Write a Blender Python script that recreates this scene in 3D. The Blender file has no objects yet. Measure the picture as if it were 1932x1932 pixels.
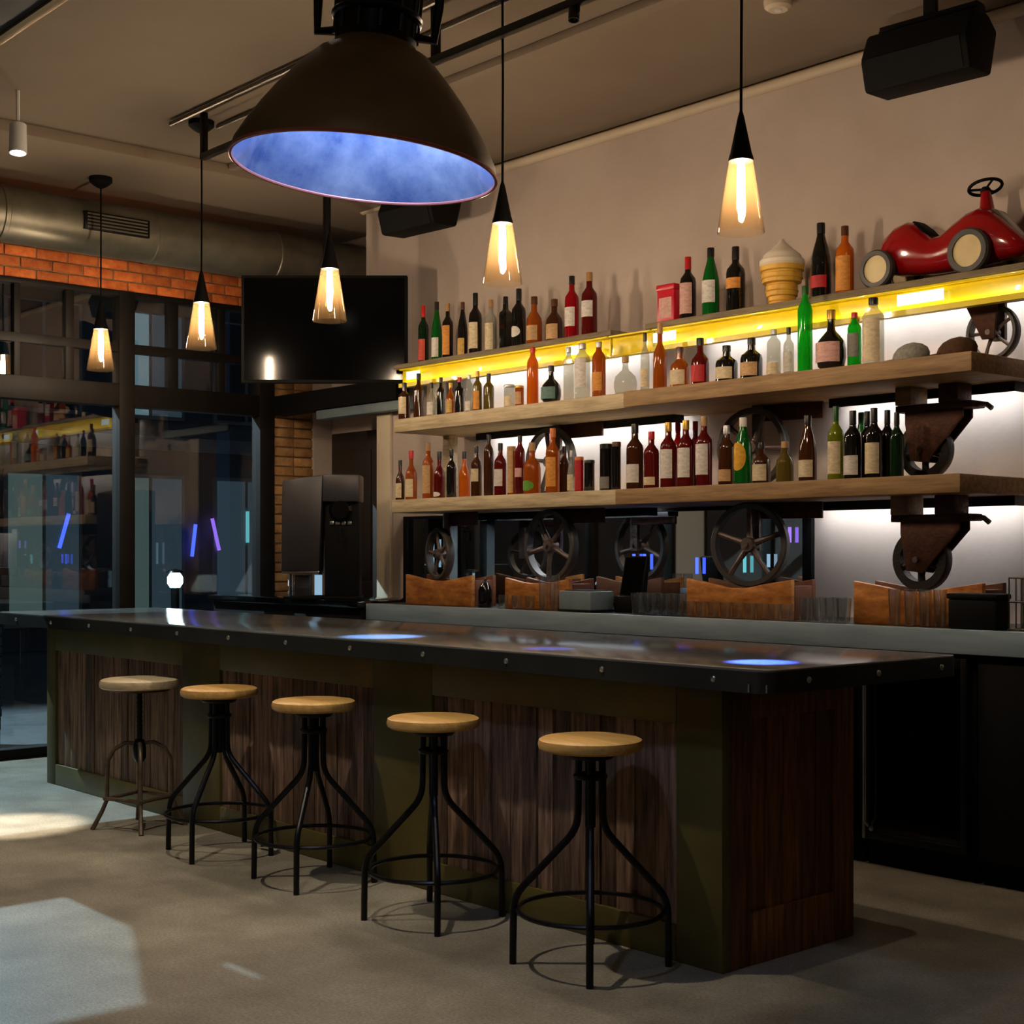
import bpy, bmesh, math, random
from mathutils import Vector, Matrix

# ------------------------------------------------------------------ camera, world, exposure
scene = bpy.context.scene
C = scene.collection
YAW = math.radians(41.385)
FOCAL_PX = 2714.3
cam_data = bpy.data.cameras.new('camera')
cam = bpy.data.objects.new('camera', cam_data)
C.objects.link(cam)
cam.location = (0.0, 0.0, 1.40)
# looking along (-cos yaw, sin yaw), level, with a small lens shift so that uprights stay upright
cam.rotation_euler = (math.pi / 2, 0.0, math.pi / 2 - YAW)
cam_data.sensor_fit = 'HORIZONTAL'
cam_data.sensor_width = 36.0
cam_data.lens = 36.0 * FOCAL_PX / 1932.0
cam_data.shift_y = (1045.1 - 966.0) / 1932.0
cam_data.clip_start = 0.05
cam_data.clip_end = 200.0
scene.camera = cam

world = bpy.data.worlds.new('night_sky')
scene.world = world
world.use_nodes = True
bg = world.node_tree.nodes['Background']
bg.inputs[0].default_value = (0.10, 0.17, 0.30, 1.0)
bg.inputs[1].default_value = 0.14

vs = scene.view_settings
vs.view_transform = 'Standard'
vs.look = 'None'
vs.exposure = 0.0
vs.gamma = 1.0
vs.use_curve_mapping = False
scene.cycles.use_denoising = True
scene.cycles.max_bounces = 6
scene.cycles.adaptive_threshold = 0.05
scene.cycles.transparent_max_bounces = 12
scene.cycles.sample_clamp_indirect = 4.0
scene.cycles.caustics_reflective = False
scene.cycles.caustics_refractive = False

def lamp(name, kind, loc, power, color, target=None, **kw):
    d = bpy.data.lights.new(name, kind)
    d.energy = power
    d.color = color
    for k, v in kw.items():
        setattr(d, k, v)
    o = bpy.data.objects.new(name, d)
    C.objects.link(o)
    o.location = loc
    if target is not None:
        o.rotation_euler = (Vector(target) - Vector(loc)).to_track_quat('-Z', 'Y').to_euler()
    return o

# street light outside the shop window; its beam falls through the panes on to the floor
STREET = (-12.7, 2.73, 5.24)
lamp('street_light', 'SPOT', STREET, 3600.0, (0.60, 0.84, 1.0), (-6.0, 3.2, 0.0), spot_size=math.radians(130), spot_blend=0.3, shadow_soft_size=0.012)
# track spots over the floor in front of the bar (their heads are built further down)
TRACK = [((-4.15, 2.60, 3.62), (-3.95, 3.1, 0.0), 150.0, 46.0), ((-5.20, 2.50, 3.62), (-5.65, 3.15, 0.0), 165.0, 48.0),
         ((-7.68, 3.17, 3.60), (-7.26, 2.98, 0.0), 1700.0, 13.0), ((-1.6, 0.6, 3.60), (-2.6, 1.8, 0.0), 18.0, 80.0),  # the last one is fill added over the open floor
         ((-7.3, 2.75, 3.60), (-6.9, 3.35, 0.0), 130.0, 44.0), ((-2.3, 4.45, 3.60), (-2.9, 5.0, 0.0), 30.0, 50.0)]  # the last one is fill added for the aisle
for p, t, w, ang in TRACK:
    lamp('track_spot_light', 'SPOT', p, w, (1.0, 0.88, 0.70), t, spot_size=math.radians(ang), spot_blend=0.7, shadow_soft_size=0.03)
ADDED_PINS = [((-3.55, 4.13, 3.62), (-3.04, 3.79, 1.04), 26000.0, (0.05, 0.11, 1.0), 5.6), ((-4.3, 4.13, 3.62), (-4.01, 3.72, 1.04), 1600.0, (0.05, 0.14, 1.0), 5.0),
        ((-5.3, 4.13, 3.62), (-5.08, 3.72, 1.04), 5200.0, (0.18, 0.42, 1.0), 9.0)]  # added blue pin spots that stand in for reflections on the bar top
for p, t, w, col, ang in ADDED_PINS:
    lamp('added_pin_light', 'SPOT', p, w, col, t, spot_size=math.radians(ang), spot_blend=0.7, shadow_soft_size=0.015)

# ------------------------------------------------------------------ mesh helpers
class MB:
    """collects shapes in one bmesh, then links it as one mesh object"""
    def __init__(self):
        self.bm = bmesh.new()
    def box(self, x0, y0, z0, x1, y1, z1, bevel=0.0):
        bm = self.bm
        vs_ = [bm.verts.new(c) for c in ((x0,y0,z0),(x1,y0,z0),(x1,y1,z0),(x0,y1,z0),(x0,y0,z1),(x1,y0,z1),(x1,y1,z1),(x0,y1,z1))]
        fs = [bm.faces.new([vs_[i] for i in f]) for f in ((3,2,1,0),(4,5,6,7),(0,1,5,4),(1,2,6,5),(2,3,7,6),(3,0,4,7))]
        if bevel > 0:
            es = list({e for f in fs for e in f.edges})
            bmesh.ops.bevel(bm, geom=es, offset=bevel, offset_type='OFFSET', segments=2, profile=0.5, affect='EDGES')
        return self
    def tube(self, pts, r, n=10, caps=True, closed=False):
        bm = self.bm
        P = [Vector(p) for p in pts]
        m = len(P)
        radii = r if isinstance(r, (list, tuple)) else [r] * m
        rings = []
        up = None
        for i in range(m):
            if closed:
                t = (P[(i + 1) % m] - P[i - 1]).normalized()
            elif i == 0:
                t = (P[1] - P[0]).normalized()
            elif i == m - 1:
                t = (P[-1] - P[-2]).normalized()
            else:
                t = ((P[i + 1] - P[i]).normalized() + (P[i] - P[i - 1]).normalized()).normalized()
            if up is None:
                up = t.orthogonal().normalized()
            u = (up - t * up.dot(t)).normalized()
            v = t.cross(u)
            up = u
            rings.append([bm.verts.new(P[i] + (u * math.cos(2*math.pi*k/n) + v * math.sin(2*math.pi*k/n)) * radii[i]) for k in range(n)])
        for i in range(m if closed else m - 1):
            a, b = rings[i], rings[(i + 1) % m]
            for k in range(n):
                bm.faces.new((a[k], a[(k+1) % n], b[(k+1) % n], b[k]))
        if caps and not closed:
            bm.faces.new(list(reversed(rings[0])))
            bm.faces.new(rings[-1])
        return self
    def lathe(self, prof, n=20, loc=(0,0,0), mat=None, square=0.0, a0=0.0, a1=None):
        """prof: (r, z) pairs from bottom to top; square > 0 pulls the round section towards a rounded square"""
        bm = self.bm
        M = mat or Matrix.Identity(4)
        L = Vector(loc)
        full = a1 is None
        cols = n if full else n + 1
        rings = []
        for r, z in prof:
            if r < 1e-6:
                rings.append([bm.verts.new(M @ Vector((0, 0, z)) + L)])
                continue
            ring = []
            for k in range(cols):
                a = 2*math.pi*k/n if full else a0 + (a1 - a0) * k / n
                c, s = math.cos(a), math.sin(a)
                if square > 0:
                    e = 1.0 / max((abs(c)**8 + abs(s)**8) ** (1/8), 1e-6)
                    q = r * (1 + (e - 1) * square)
                else:
                    q = r
                ring.append(bm.verts.new(M @ Vector((q*c, q*s, z)) + L))
            rings.append(ring)
        for a, b in zip(rings, rings[1:]):
            if len(a) == 1 and len(b) == 1:
                continue
            for k in range(n):
                k2 = (k + 1) % cols if full else k + 1
                if len(a) == 1:
                    bm.faces.new((a[0], b[k2], b[k]))
                elif len(b) == 1:
                    bm.faces.new((a[k], a[k2], b[0]))
                else:
                    bm.faces.new((a[k], a[k2], b[k2], b[k]))
        return self
    def prism(self, poly, axis, d0, d1, bevel=0.0):
        """poly: 2-D outline; axis: the axis it is drawn out along (x: poly is (y,z); y: (x,z); z: (x,y))"""
        bm = self.bm
        def p3(p, d):
            return {'x': (d, p[0], p[1]), 'y': (p[0], d, p[1]), 'z': (p[0], p[1], d)}[axis]
        A = [bm.verts.new(p3(p, d0)) for p in poly]
        B = [bm.verts.new(p3(p, d1)) for p in poly]
        n = len(poly)
        fs = [bm.faces.new(A), bm.faces.new(list(reversed(B)))]
        for k in range(n):
            fs.append(bm.faces.new((A[k], B[k], B[(k+1) % n], A[(k+1) % n])))
        bmesh.ops.recalc_face_normals(bm, faces=fs)
        if bevel > 0:
            es = list({e for f in fs for e in f.edges})
            bmesh.ops.bevel(bm, geom=es, offset=bevel, offset_type='OFFSET', segments=2, profile=0.5, affect='EDGES')
        return self
    def loft(self, rings, cap=True):
        bm = self.bm
        R = [[bm.verts.new(p) for p in ring] for ring in rings]
        n = len(R[0])
        for a, b in zip(R, R[1:]):
            for k in range(n):
                bm.faces.new((a[k], a[(k+1) % n], b[(k+1) % n], b[k]))
        if cap:
            bm.faces.new(list(reversed(R[0])))
            bm.faces.new(R[-1])
        return self
    def ring(self, R, r, loc=(0,0,0), mat=None, n=40, m=8, flat=1.0):
        M = mat or Matrix.Identity(4)
        pts = [M @ Vector((R*math.cos(2*math.pi*k/n), R*math.sin(2*math.pi*k/n), 0)) + Vector(loc) for k in range(n)]
        return self.tube(pts, r, m, closed=True)
    def mesh(self, name, material, angle=35):
        me = bpy.data.meshes.new(name)
        bmesh.ops.recalc_face_normals(self.bm, faces=self.bm.faces[:])
        self.bm.to_mesh(me)
        self.bm.free()
        for p in me.polygons:
            p.use_smooth = True
        me.set_sharp_from_angle(angle=math.radians(angle))
        if material is not None:
            me.materials.append(material)
        return me
    def obj(self, name, material, parent=None, loc=(0,0,0), angle=35):
        o = bpy.data.objects.new(name, self.mesh(name, material, angle))
        C.objects.link(o)
        o.location = loc
        if parent is not None:
            o.parent = parent
        return o

def share(name, me, parent=None, loc=(0,0,0), rot=(0,0,0), scale=(1,1,1)):
    o = bpy.data.objects.new(name, me)
    C.objects.link(o)
    o.location = loc
    o.rotation_euler = rot
    o.scale = scale
    if parent is not None:
        o.parent = parent
    return o

def tag(o, label, cat, group=None):
    o['label'] = label
    o['category'] = cat
    if group:
        o['group'] = group
    return o

def thing(name, label, cat, loc=(0,0,0), rotz=0.0, group=None):
    o = bpy.data.objects.new(name, None)
    o.empty_display_size = 0.1
    C.objects.link(o)
    o.location = loc
    o.rotation_euler = (0, 0, rotz)
    return tag(o, label, cat, group)

def struct(o, label=None):
    o['kind'] = 'structure'
    if label:
        o['label'] = label
    return o

def copy_thing(root, loc, rotz, label, group=None):
    r = root.copy()
    C.objects.link(r)
    r.location = loc
    r.rotation_euler = (0, 0, rotz)
    r['label'] = label
    if group:
        r['group'] = group
    for ch in list(root.children):
        c = ch.copy(); C.objects.link(c); c.parent = r
        for g in list(ch.children):
            d = g.copy(); C.objects.link(d); d.parent = c
    return r

ROTX = Matrix.Rotation(math.radians(90), 4, 'X')      # turns a lathe about z into one about y
ROTY = Matrix.Rotation(math.radians(90), 4, 'Y')

# ------------------------------------------------------------------ materials
def srgb(r, g, b):
    f = lambda c: ((c/255)/12.92 if c/255 <= 0.04045 else ((c/255 + 0.055)/1.055)**2.4)
    return (f(r), f(g), f(b), 1.0)

def newmat(name):
    m = bpy.data.materials.new(name)
    m.use_nodes = True
    nt = m.node_tree
    return m, nt, nt.nodes['Principled BSDF']

def principled(name, col, rough=0.5, metal=0.0, col2=None, scale=8.0, stretch=(1,1,1), bump=0.0, bump_scale=None, vary=0.0, coat=0.0, detail=6.0, rough_vary=0.0, spec=None):
    m, nt, b = newmat(name)
    N, L = nt.nodes, nt.links
    b.inputs['Roughness'].default_value = rough
    b.inputs['Metallic'].default_value = metal
    b.inputs['Coat Weight'].default_value = coat
    if spec is not None:
        b.inputs['Specular IOR Level'].default_value = spec
    b.inputs['Base Color'].default_value = col
    if col2 is not None or bump > 0 or rough_vary > 0:
        tc = N.new('ShaderNodeTexCoord')
        mp = N.new('ShaderNodeMapping')
        mp.inputs['Scale'].default_value = stretch
        L.new(tc.outputs['Object'], mp.inputs['Vector'])
        vec = mp.outputs['Vector']
        if vary > 0:
            oi = N.new('ShaderNodeObjectInfo')
            ad = N.new('ShaderNodeVectorMath'); ad.operation = 'ADD'
            mu = N.new('ShaderNodeMath'); mu.operation = 'MULTIPLY'; mu.inputs[1].default_value = 37.0
            L.new(oi.outputs['Random'], mu.inputs[0])
            L.new(mp.outputs['Vector'], ad.inputs[0])
            L.new(mu.outputs[0], ad.inputs[1])
            vec = ad.outputs[0]
        nz = N.new('ShaderNodeTexNoise')
        nz.inputs['Scale'].default_value = scale
        nz.inputs['Detail'].default_value = detail
        nz.inputs['Roughness'].default_value = 0.62
        L.new(vec, nz.inputs['Vector'])
        if col2 is not None:
            rp = N.new('ShaderNodeValToRGB')
            rp.color_ramp.elements[0].position = 0.34
            rp.color_ramp.elements[0].color = col
            rp.color_ramp.elements[1].position = 0.68
            rp.color_ramp.elements[1].color = col2
            L.new(nz.outputs['Fac'], rp.inputs['Fac'])
            out = rp.outputs['Color']
            if vary > 0:
                hs = N.new('ShaderNodeHueSaturation')
                mr = N.new('ShaderNodeMapRange')
                mr.inputs['To Min'].default_value = 1.0 - vary
                mr.inputs['To Max'].default_value = 1.0 + vary
                L.new(oi.outputs['Random'], mr.inputs['Value'])
                L.new(mr.outputs[0], hs.inputs['Value'])
                L.new(out, hs.inputs['Color'])
                out = hs.outputs['Color']
            L.new(out, b.inputs['Base Color'])
        if rough_vary > 0:
            mr2 = N.new('ShaderNodeMapRange')
            mr2.inputs['To Min'].default_value = max(rough - rough_vary, 0.02)
            mr2.inputs['To Max'].default_value = rough + rough_vary
            L.new(nz.outputs['Fac'], mr2.inputs['Value'])
            L.new(mr2.outputs[0], b.inputs['Roughness'])
        if bump > 0:
            nb = nz
            if bump_scale:
                nb = N.new('ShaderNodeTexNoise')
                nb.inputs['Scale'].default_value = bump_scale
                nb.inputs['Detail'].default_value = 4.0
                L.new(vec, nb.inputs['Vector'])
            bp = N.new('ShaderNodeBump')
            bp.inputs['Strength'].default_value = bump
            bp.inputs['Distance'].default_value = 0.01
            L.new(nb.outputs['Fac'], bp.inputs['Height'])
            L.new(bp.outputs['Normal'], b.inputs['Normal'])
    return m

def emitter(name, col, strength):
    m, nt, b = newmat(name)
    b.inputs['Base Color'].default_value = (0, 0, 0, 1)
    b.inputs['Emission Color'].default_value = col
    b.inputs['Emission Strength'].default_value = strength
    return m

def thin_glass(name, tint=(1,1,1,1), ior=1.5, gain=1.6, rough=0.0, body=0.0, body_col=(1,1,1,1)):
    """a thin sheet: clear, with Fresnel reflection; body adds a little scattering of its own colour"""
    m, nt, b = newmat(name)
    N, L = nt.nodes, nt.links
    N.remove(b)
    out = N['Material Output']
    tr = N.new('ShaderNodeBsdfTransparent'); tr.inputs[0].default_value = tint
    gl = N.new('ShaderNodeBsdfGlossy'); gl.inputs['Roughness'].default_value = rough
    fr = N.new('ShaderNodeFresnel'); fr.inputs['IOR'].default_value = ior
    mu = N.new('ShaderNodeMath'); mu.operation = 'MULTIPLY'; mu.inputs[1].default_value = gain; mu.use_clamp = True
    L.new(fr.outputs[0], mu.inputs[0])
    # both faces of the thin sheet reflect as seen from air
    ge = N.new('ShaderNodeNewGeometry')
    mi_ = N.new('ShaderNodeMix'); mi_.data_type = 'FLOAT'
    mi_.inputs['A'].default_value = ior; mi_.inputs['B'].default_value = 1.0 / ior
    L.new(ge.outputs['Backfacing'], mi_.inputs['Factor'])
    L.new(mi_.outputs['Result'], fr.inputs['IOR'])
    mx = N.new('ShaderNodeMixShader')
    L.new(mu.outputs[0], mx.inputs[0])
    src = tr
    if body > 0:
        df = N.new('ShaderNodeBsdfTranslucent'); df.inputs[0].default_value = body_col
        d2 = N.new('ShaderNodeBsdfDiffuse'); d2.inputs[0].default_value = body_col
        ad = N.new('ShaderNodeMixShader'); ad.inputs[0].default_value = 0.5
        L.new(df.outputs[0], ad.inputs[1]); L.new(d2.outputs[0], ad.inputs[2])
        m2 = N.new('ShaderNodeMixShader'); m2.inputs[0].default_value = body
        L.new(tr.outputs[0], m2.inputs[1]); L.new(ad.outputs[0], m2.inputs[2])
        src = m2
    L.new(src.outputs[0], mx.inputs[1]); L.new(gl.outputs[0], mx.inputs[2])
    L.new(mx.outputs[0], out.inputs['Surface'])
    return m

M = {}
M['plaster'] = principled('wall_plaster', srgb(188,172,160), 0.85, 0, srgb(204,189,177), 1.3, bump=0.15, bump_scale=30)
M['ceiling'] = principled('ceiling_paint', srgb(134,119,102), 0.9, 0, srgb(144,129,112), 0.8)
M['trim'] = principled('beige_trim', srgb(206,190,164), 0.6, 0, srgb(214,198,172), 4)
M['concrete'] = principled('concrete_floor', srgb(116,108,92), 0.55, 0, srgb(150,142,124), 3.2, bump=0.12, bump_scale=160, detail=12, rough_vary=0.12)
_m = M['concrete']; _n = _m.node_tree.nodes; _l = _m.node_tree.links; _b = _n['Principled BSDF']
_src = _b.inputs['Base Color'].links[0].from_socket
_tc = _n.new('ShaderNodeTexCoord'); _fn = _n.new('ShaderNodeTexNoise'); _fn.inputs['Scale'].default_value = 95.0; _fn.inputs['Detail'].default_value = 3.0
_l.new(_tc.outputs['Object'], _fn.inputs['Vector'])
_mr = _n.new('ShaderNodeMapRange'); _mr.inputs['From Min'].default_value = 0.3; _mr.inputs['From Max'].default_value = 0.7
_mr.inputs['To Min'].default_value = 0.72; _mr.inputs['To Max'].default_value = 1.28
_l.new(_fn.outputs['Fac'], _mr.inputs['Value'])
_hv = _n.new('ShaderNodeHueSaturation'); _l.new(_mr.outputs[0], _hv.inputs['Value']); _l.new(_src, _hv.inputs['Color']); _l.new(_hv.outputs[0], _b.inputs['Base Color'])
M['brick'] = principled('brick', srgb(186,88,34), 0.85, 0, srgb(222,126,58), 14, bump=0.4, bump_scale=60, vary=0.28)
M['brick_pier'] = principled('old_tan_brick', srgb(158,112,64), 0.85, 0, srgb(196,152,100), 12, bump=0.5, bump_scale=50, vary=0.25)
M['mortar'] = principled('mortar', srgb(120,96,70), 0.95, 0, srgb(140,116,88), 30)
M['frame'] = principled('dark_window_frame', srgb(17,13,10), 0.6, 0, srgb(24,19,14), 8, spec=0.25)
M['pane'] = thin_glass('window_glass', (0.93,0.96,0.96,1), 1.52, 2.8)
M['black'] = principled('matt_black', srgb(11,10,10), 0.7, 0, srgb(17,16,15), 10, spec=0.15)
M['black_gloss'] = principled('gloss_black', srgb(10,10,11), 0.12, 0, coat=0.5)
M['black_metal'] = principled('black_metal', srgb(24,24,26), 0.33, 0.6, srgb(34,34,36), 20)
M['iron'] = principled('cast_iron', srgb(92,80,76), 0.45, 0.5, srgb(122,106,100), 18, bump=0.3, bump_scale=80)
M['iron_rust'] = principled('rusty_iron', srgb(64,36,24), 0.6, 0.5, srgb(86,50,34), 14, bump=0.3, bump_scale=60)
M['rubber'] = principled('dark_rubber', srgb(58,56,53), 0.45, 0, srgb(76,74,70), 14)
M['iron_dark'] = principled('dark_cast_iron', srgb(34,30,28), 0.5, 0.4, srgb(48,43,40), 18, bump=0.3, bump_scale=80)
M['vintage'] = principled('worn_grey_iron', srgb(92,78,64), 0.5, 0.6, srgb(124,106,88), 20)
M['seat_wood'] = principled('beech_seat', srgb(206,154,80), 0.38, 0, srgb(234,186,110), 7, (1,9,9), vary=0.06)
M['seat_pale'] = principled('pale_ash_seat', srgb(196,176,138), 0.4, 0, srgb(222,204,168), 6, (1,9,9))
M['shelf_wood'] = principled('reclaimed_shelf_wood', srgb(166,146,112), 0.6, 0, srgb(216,198,160), 5, (0.8,8,8), bump=0.3, vary=0.10)
M['shelf_brown'] = principled('brown_shelf_wood', srgb(128,96,58), 0.6, 0, srgb(170,136,90), 5, (0.8,8,8), bump=0.3, vary=0.10)
M['shelf_grey'] = principled('grey_shelf_wood', srgb(104,90,66), 0.65, 0, srgb(140,124,92), 5, (0.8,8,8), bump=0.3)
M['yellow'] = principled('yellow_painted_steel', srgb(250,226,0), 0.3, 0, srgb(240,212,0), 3, coat=0.4)
M['plank'] = principled('weathered_plank', srgb(70,50,40), 0.75, 0, srgb(164,130,108), 5, (9,9,0.7), bump=0.5, vary=0.45)
M['plank_brown'] = principled('stained_plank', srgb(78,46,18), 0.6, 0, srgb(150,96,46), 5, (9,9,0.7), bump=0.4, vary=0.35)
M['olive'] = principled('olive_dark_steel', srgb(84,75,32), 0.5, 0.1, srgb(104,93,44), 3)
M['zinc'] = principled('zinc_sheet', srgb(112,112,110), 0.17, 0.5, srgb(142,142,140), 1.6, rough_vary=0.08, bump=0.05, bump_scale=2.5)
M['zinc_edge'] = principled('dark_zinc_edge', srgb(50,49,46), 0.35, 0.6, srgb(66,65,60), 3)
M['steel_edge'] = principled('brushed_steel_edge', srgb(150,172,186), 0.35, 0.2, srgb(176,196,208), 4, (0.6,5,5))
M['steel'] = principled('stainless_steel', srgb(170,170,168), 0.25, 0.9)
M['rivet'] = principled('rivet_steel', srgb(190,190,186), 0.3, 0.9)
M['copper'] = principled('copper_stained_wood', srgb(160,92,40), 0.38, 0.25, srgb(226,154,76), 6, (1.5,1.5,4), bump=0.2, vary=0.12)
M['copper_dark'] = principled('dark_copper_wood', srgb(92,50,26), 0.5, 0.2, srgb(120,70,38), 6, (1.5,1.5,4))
M['mirror'] = principled('mirror_glass', (0.62,0.64,0.65,1), 0.02, 1.0)
M['screen'] = principled('screen_glass', srgb(6,6,7), 0.10, 0, spec=0.2)
M['duct'] = principled('galvanised_duct', srgb(120,116,102), 0.42, 0.75, srgb(150,146,130), 3, bump=0.05)
M['green_dark'] = principled('dark_green_paint', srgb(22,32,28), 0.5, 0, srgb(28,38,34), 4)
M['brass'] = principled('brass_edge', srgb(190,160,118), 0.35, 0.8)
M['dome'] = principled('aged_bronze_shade', srgb(112,94,66), 0.5, 0.25, srgb(140,120,88), 4, rough_vary=0.1)
M['dome_in'] = principled('blue_glow_reflector', srgb(92,116,176), 0.16, 0.72, srgb(190,204,236), 5, rough_vary=0.10, bump=0.25, bump_scale=9)  # blue and white of reflected lamp light are put into the colour
M['pink_rim'] = principled('copper_pink_rim', srgb(196,120,110), 0.35, 0.5)
M['shade_glass'] = thin_glass('pendant_glass', (1.0,0.95,0.87,1), 1.45, 1.3, 0.04, 0.008, (1.0,0.62,0.25,1))
M['clear_glass'] = thin_glass('drinking_glass', (0.95,0.97,0.97,1), 1.5, 3.2, 0.04, 0.02, (0.9,0.93,0.95,1))
M['bulb'] = emitter('warm_filament', (1.0,0.83,0.68,1), 560.0)
M['led'] = emitter('white_led_strip', (0.86,0.93,1.0,1), 32.0)
M['added_glow'] = emitter('added_channel_glow', (1.0,0.97,0.88,1), 12.0)  # hidden glow added to brighten the yellow channels
M['cool_bulb'] = emitter('cool_lamp_bulb', (0.52,0.68,1.0,1), 230.0)
M['spot_face'] = emitter('spot_lens', (1.0,0.95,0.86,1), 40.0)
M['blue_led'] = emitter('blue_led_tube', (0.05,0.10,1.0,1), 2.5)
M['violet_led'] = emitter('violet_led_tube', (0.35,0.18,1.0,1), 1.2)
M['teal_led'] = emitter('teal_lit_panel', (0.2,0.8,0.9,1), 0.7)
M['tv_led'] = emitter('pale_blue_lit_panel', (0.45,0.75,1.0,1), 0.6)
M['red_paint'] = principled('red_toy_paint', srgb(150,10,14), 0.16, 0, coat=0.8)
M['cream'] = principled('cream_plastic', srgb(222,204,150), 0.4, 0, srgb(208,188,134), 10)
M['icecream'] = principled('whipped_cream_white', srgb(240,228,206), 0.5)
M['wafer'] = principled('wafer_yellow', srgb(236,186,70), 0.5, 0, srgb(222,168,56), 16)
M['red_tin'] = principled('red_tin', srgb(196,22,44), 0.3, 0, srgb(214,40,60), 10, coat=0.3)
M['tweed'] = principled('grey_tweed', srgb(120,120,112), 0.9, 0, srgb(150,150,140), 60)
M['brown_cloth'] = principled('brown_cloth', srgb(60,38,20), 0.9, 0, srgb(86,54,28), 40)
M['grey_panel'] = principled('grey_appliance_panel', srgb(50,48,51), 0.4, 0.2, srgb(60,58,61), 3)
M['blue_grey'] = principled('blue_grey_paint', srgb(110,126,132), 0.5, 0, srgb(128,144,148), 6)
M['dark_door'] = principled('dark_brown_door', srgb(34,26,20), 0.5, 0, srgb(42,33,26), 4, (4,4,0.6))
M['wire'] = principled('grey_wire', srgb(120,112,98), 0.4, 0.8)
M['asphalt'] = principled('asphalt', srgb(56,60,62), 0.8, 0, srgb(74,78,80), 6)
M['facade'] = principled('grey_render_facade', srgb(84,92,98), 0.9, 0, srgb(100,108,114), 1.2)
M['stone'] = principled('pale_stone_band', srgb(140,146,146), 0.9, 0, srgb(156,162,160), 3)
M['navy'] = principled('navy_slats', srgb(24,36,54), 0.6, 0, srgb(30,44,64), 4)
M['leaf'] = principled('dark_green_leaf', srgb(44,70,34), 0.6, 0, srgb(70,98,50), 6)
M['lit_window'] = emitter('lit_window', (0.45,0.75,1.0,1), 0.06)
M['lit_window_warm'] = emitter('lit_shop_window', (0.65,1.0,0.95,1), 0.09)
M['lit_upper'] = emitter('lit_upper_window', (0.50,0.85,1.0,1), 0.22)
M['bollard'] = emitter('bollard_lens', (0.75,0.92,1.0,1), 22.0)
M['lamp_head'] = emitter('street_lamp_lens', (0.8,0.95,1.0,1), 12.0)
M['fridge_glass'] = thin_glass('cooler_door_glass', (0.35,0.35,0.33,1), 1.5, 4.0, 0.03)
M['led_panel'] = emitter('white_led_panel', (0.9,1.0,0.94,1), 1.1)
M['white'] = principled('white_plastic', srgb(226,228,226), 0.4)

# ------------------------------------------------------------------ the room
WX, BY, CZ = -9.6, 6.10, 3.93           # window wall, back wall, ceiling
RX, FY = 3.4, -3.2                      # the walls behind the camera
struct(MB().box(WX-0.12, FY-0.12, -0.12, RX+0.12, 6.75, 0.0).obj('floor', M['concrete']))
struct(MB().box(WX-0.12, FY-0.12, CZ, RX+0.12, 6.75, CZ+0.15).obj('ceiling', M['ceiling']))
wb = MB()
wb.box(-8.36, BY, 0, RX, BY+0.15, CZ)
wb.box(-8.52, BY, 2.62, -8.36, BY+0.15, CZ)
struct(wb.obj('wall_back', M['plaster']))
struct(MB().box(RX, FY, 0, RX+0.12, BY+0.15, CZ).obj('wall_right', M['plaster']))
struct(MB().box(WX, FY-0.12, 0, RX, FY, CZ).obj('wall_front', M['plaster']))
struct(MB().box(WX, 6.53, 0, -8.1, 6.68, CZ).obj('wall_alcove', M['plaster']))
d = struct(MB().box(-9.52, 6.48, 0.0, -8.90, 6.528, 2.35, 0.004).obj('door_1', M['dark_door']))
MB().box(-9.44, 6.468, 0.25, -8.98, 6.482, 1.05, 0.006).obj('panel', M['dark_door'], d)
MB().box(-9.44, 6.468, 1.2, -8.98, 6.482, 2.2, 0.006).obj('panel', M['dark_door'], d)
MB().tube([(-9.0, 6.47, 1.05), (-9.0, 6.43, 1.05), (-9.1, 6.43, 1.05)], 0.011, 8).obj('handle', M['steel'], d)
struct(MB().box(-8.36, 6.075, 0, -8.20, 6.099, 2.52, 0.004).obj('trim_1', M['trim']))
struct(MB().box(-9.58, 5.98, 2.47, -8.0, 6.09, 2.62, 0.006).obj('trim_2', M['black']))
struct(MB().box(-9.0, 5.985, 2.40, -7.9, 6.06, 2.465, 0.006).obj('trim_3', M['blue_grey']))
struct(MB().box(-9.598, FY, 3.86, -8.22, 6.52, CZ-0.001, 0.006).obj('trim_4', M['ceiling']))       # shallow bulkhead along the window wall
struct(MB().tube([(-8.5, 6.055, 3.875), (RX-0.01, 6.055, 3.875)], 0.03, 12).obj('trim_5', M['trim']))
struct(MB().box(-8.2, 4.78, 3.885, RX, 4.86, CZ-0.0005, 0.004).obj('trim_6', M['ceiling']))

# window wall: brick band over the glass, brick pier, pale pilaster
wl = MB()
wl.box(WX-0.12, 2.66, 3.29, WX-0.012, 6.53, CZ)
wl.box(WX-0.12, FY, 3.42, WX-0.012, 2.66, CZ)
wl.box(WX-0.12, 6.0, 0, WX-0.012, 6.35, 3.29)
wl.box(WX-0.12, 1.15, 0, WX-0.012, 1.55, 3.42)
wl.box(WX-0.12, FY, 0, WX-0.012, -1.2, 3.42)
wall_left = struct(wl.obj('wall_left', M['mortar']))
MB().box(WX-0.12, 6.352, 0, WX+0.012, 6.528, CZ-0.08).obj('plaster_strip', M['plaster'], wall_left)
MB().box(WX-0.02, 1.14, 0, WX+0.02, 1.56, 3.285).obj('pilaster', M['white'], wall_left)
bl, bh, bj = 0.215, 0.063, 0.012
brick_me = MB().box(-0.018, -bl/2, -bh/2, 0.012, bl/2, bh/2, 0.003).mesh('brick', M['brick'])
half_me = MB().box(-0.018, -bl/4+0.003, -bh/2, 0.012, bl/4-0.003, bh/2, 0.003).mesh('half_brick', M['brick'])
rnd = random.Random(3)
row = 0
z = 3.29 + bh/2
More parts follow.
